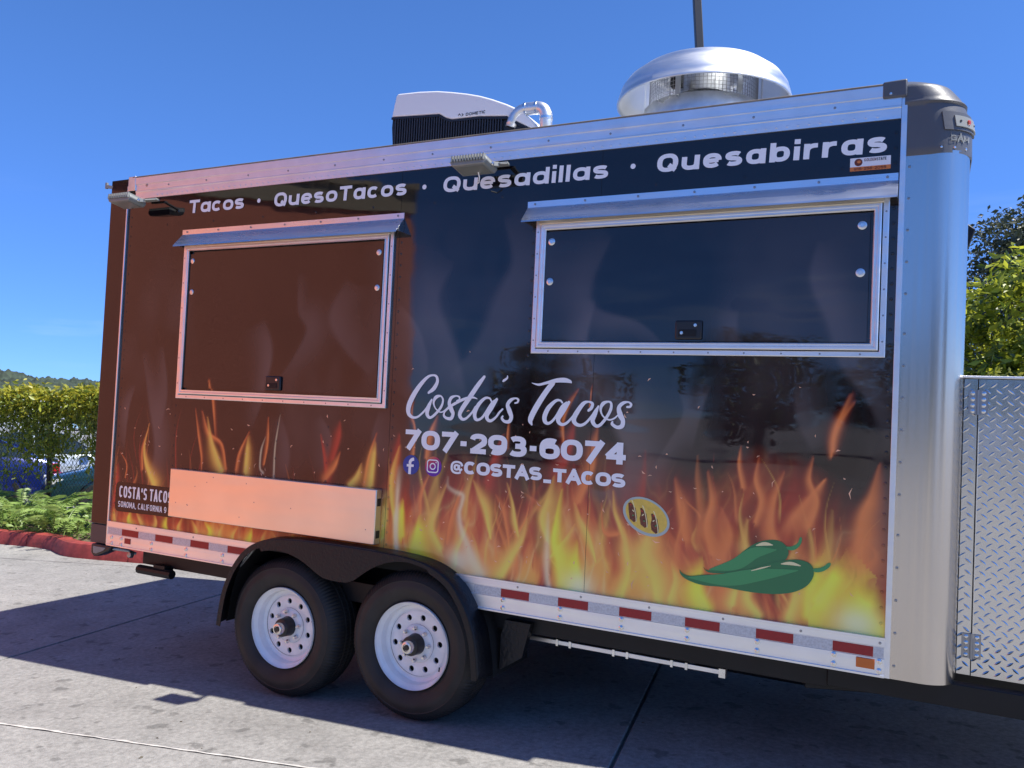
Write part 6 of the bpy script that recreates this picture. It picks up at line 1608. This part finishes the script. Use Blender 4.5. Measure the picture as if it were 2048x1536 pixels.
# ------------------------------------------------------------------ trees, hedge and light pole beyond the nose
t1 = make_tree("broadleaf_tree", (3.35, 8.9, -.02), 3.72, 1.55, 3, None, .17, 85, 135, M['magnolia'], .10, squash=1.05, aspect=.42, up=.35)
tag(t1, "bright green broad leaved tree beside the trailer nose", "tree")
t2 = make_tree("evergreen_tree", (4.75, 19.6, -.02), 6.75, 2.7, 8, None, .15, 120, 200, M['oak'], .22, squash=1.0)
tag(t2, "grey green tree behind the bright broad leaved tree", "tree")
hd = empty("clipped_hedge", (3.2, 7.3, 0)); tag(hd, "yellow green hedge showing above the tread plate box", "hedge")
rng = np.random.default_rng(44); N = 7000
px = rng.uniform(-.6, 2.6, N); py = rng.uniform(-.35, .35, N); pz = 2.12 * rng.random(N) ** .45 + .10 * fbm(px * 3, px * 0, 8, 3) - .05
V, F = leaf_cloud(np.stack([px, py, pz], 1), .07, rng, droop=.0, aspect=.55, up=.5); fast_mesh("foliage", V, F, M['hedge'], hd)
b = MB()
for k in range(9): x = -.5 + .36 * k; b.tube([(x, 0, 0), (x + .05, .03, 1.0), (x - .04, -.02, 1.9)], [.025, .018, .008], 6)
b.build("hedge_stems", M['bark'], hd, smooth=True)
t3 = make_tree("pale_tree", tuple(spot(-30, 40.0)), 3.85, 1.9, 23, None, .22, 40, 80, leaf_mat("pale leaf", (.10, .13, .03), (.22, .24, .06), .35), .14)
tag(t3, "pale yellow green tree rising over the fence at the left edge", "tree")
M['pole'] = mat("dark bronze pole", lin(58, 60, 64), .5)
pole = empty("light_pole", (-1.66, 12.57, 0)); tag(pole, "slightly leaning dark square light pole behind the exhaust dome", "light pole")
b = MB(); b.bar((0, 0, .5), (-.24, -.82, 11.6), .145, .145, up=_r); b.build("shaft", M['pole'], pole, bevel=.01)
b = MB(); b.lathe([(0, .55), (.26, .55), (.28, .52), (.28, -.05)], (0, 0, 0), 'Z', 24); b.build("footing", M['concrete'], pole, smooth=True)
b = MB(); b.bar((-.24, -.82, 11.55), (-.24, -1.7, 11.65), .35, .12); b.build("lamp_head", M['pole'], pole, bevel=.02)

# ------------------------------------------------------------------ behind the viewpoint: a salmon stucco shop (mirrored in the trailer) and a row of trees
M['stucco'] = mat("salmon stucco", lin(232, 140, 110), .9, var=(1.2, .05), bump=((40, 40, 40), .004))
M['fascia'] = mat("tan painted fascia", lin(176, 160, 132), .7)
K = Vector((-4.0, -5.25, 0)); fa = math.atan2(.8, -.6)
shop = empty("stucco_shop", K, (0, 0, fa)); tag(shop, "salmon stucco shop mirrored in the left half of the trailer", "building")
# local x runs along the facade away from the corner, local -y faces the trailer (normal = (.6,.8))
sgn_ = -1
b = MB(); b.box(0, 6.4, 0.0, 6.0, 0, 4.25); b.build("wall", M['stucco'], shop)
b = MB(); b.box(-.06, 6.46, -.06, 6.06, 4.25, 4.55); b.box(-.10, 6.5, -.10, 6.1, 4.55, 4.62); b.build("fascia", M['fascia'], shop)
for x in (4.6,):
    b = MB(); b.box(x, x + 1.0, -.03, .02, 1.0, 2.2); w_ = b.build("window", M['car_glass'], shop); b = MB(); frame_ring(b, x - .06, x + 1.06, .94, 2.26, [(0, .0), (0, -.06), (.06, -.06), (.06, -.03)]); b.build("window_frame", M['fascia'], w_)
trow = None
for k, (x, y, s_, lab) in enumerate(((-13.0, -30.0, 1.0, "round tree far behind the viewpoint, left of the row"), (-4.5, -33.0, 1.15, "second round tree far behind the viewpoint"), (1.5, -31.0, .95, "middle round tree far behind the viewpoint"), (6.8, -29.0, 1.1, "fourth round tree far behind the viewpoint"), (14.0, -34.0, 1.3, "fifth round tree far behind the viewpoint"), (11.5, -17.0, .85, "unseen round tree added right of the row to darken the nose reflection"), (19.0, -13.0, .95, "unseen round tree added far to the right to darken the nose reflection"))):  # the last two are added to darken what the nose corner reflects
    if trow is None: trow = make_tree("street_tree", (x, y, 0), 5.2, 2.6, 77, None, .30, 60, 60, M['tree'], .18); o = trow
    else: o = copy_tree(trow); o.location = (x, y, 0)
    o.scale = (s_ * 1.25, s_ * 1.25, s_ * .92); o.rotation_euler = (0, 0, k * 1.7); tag(o, lab, "tree", "trees behind the viewpoint")
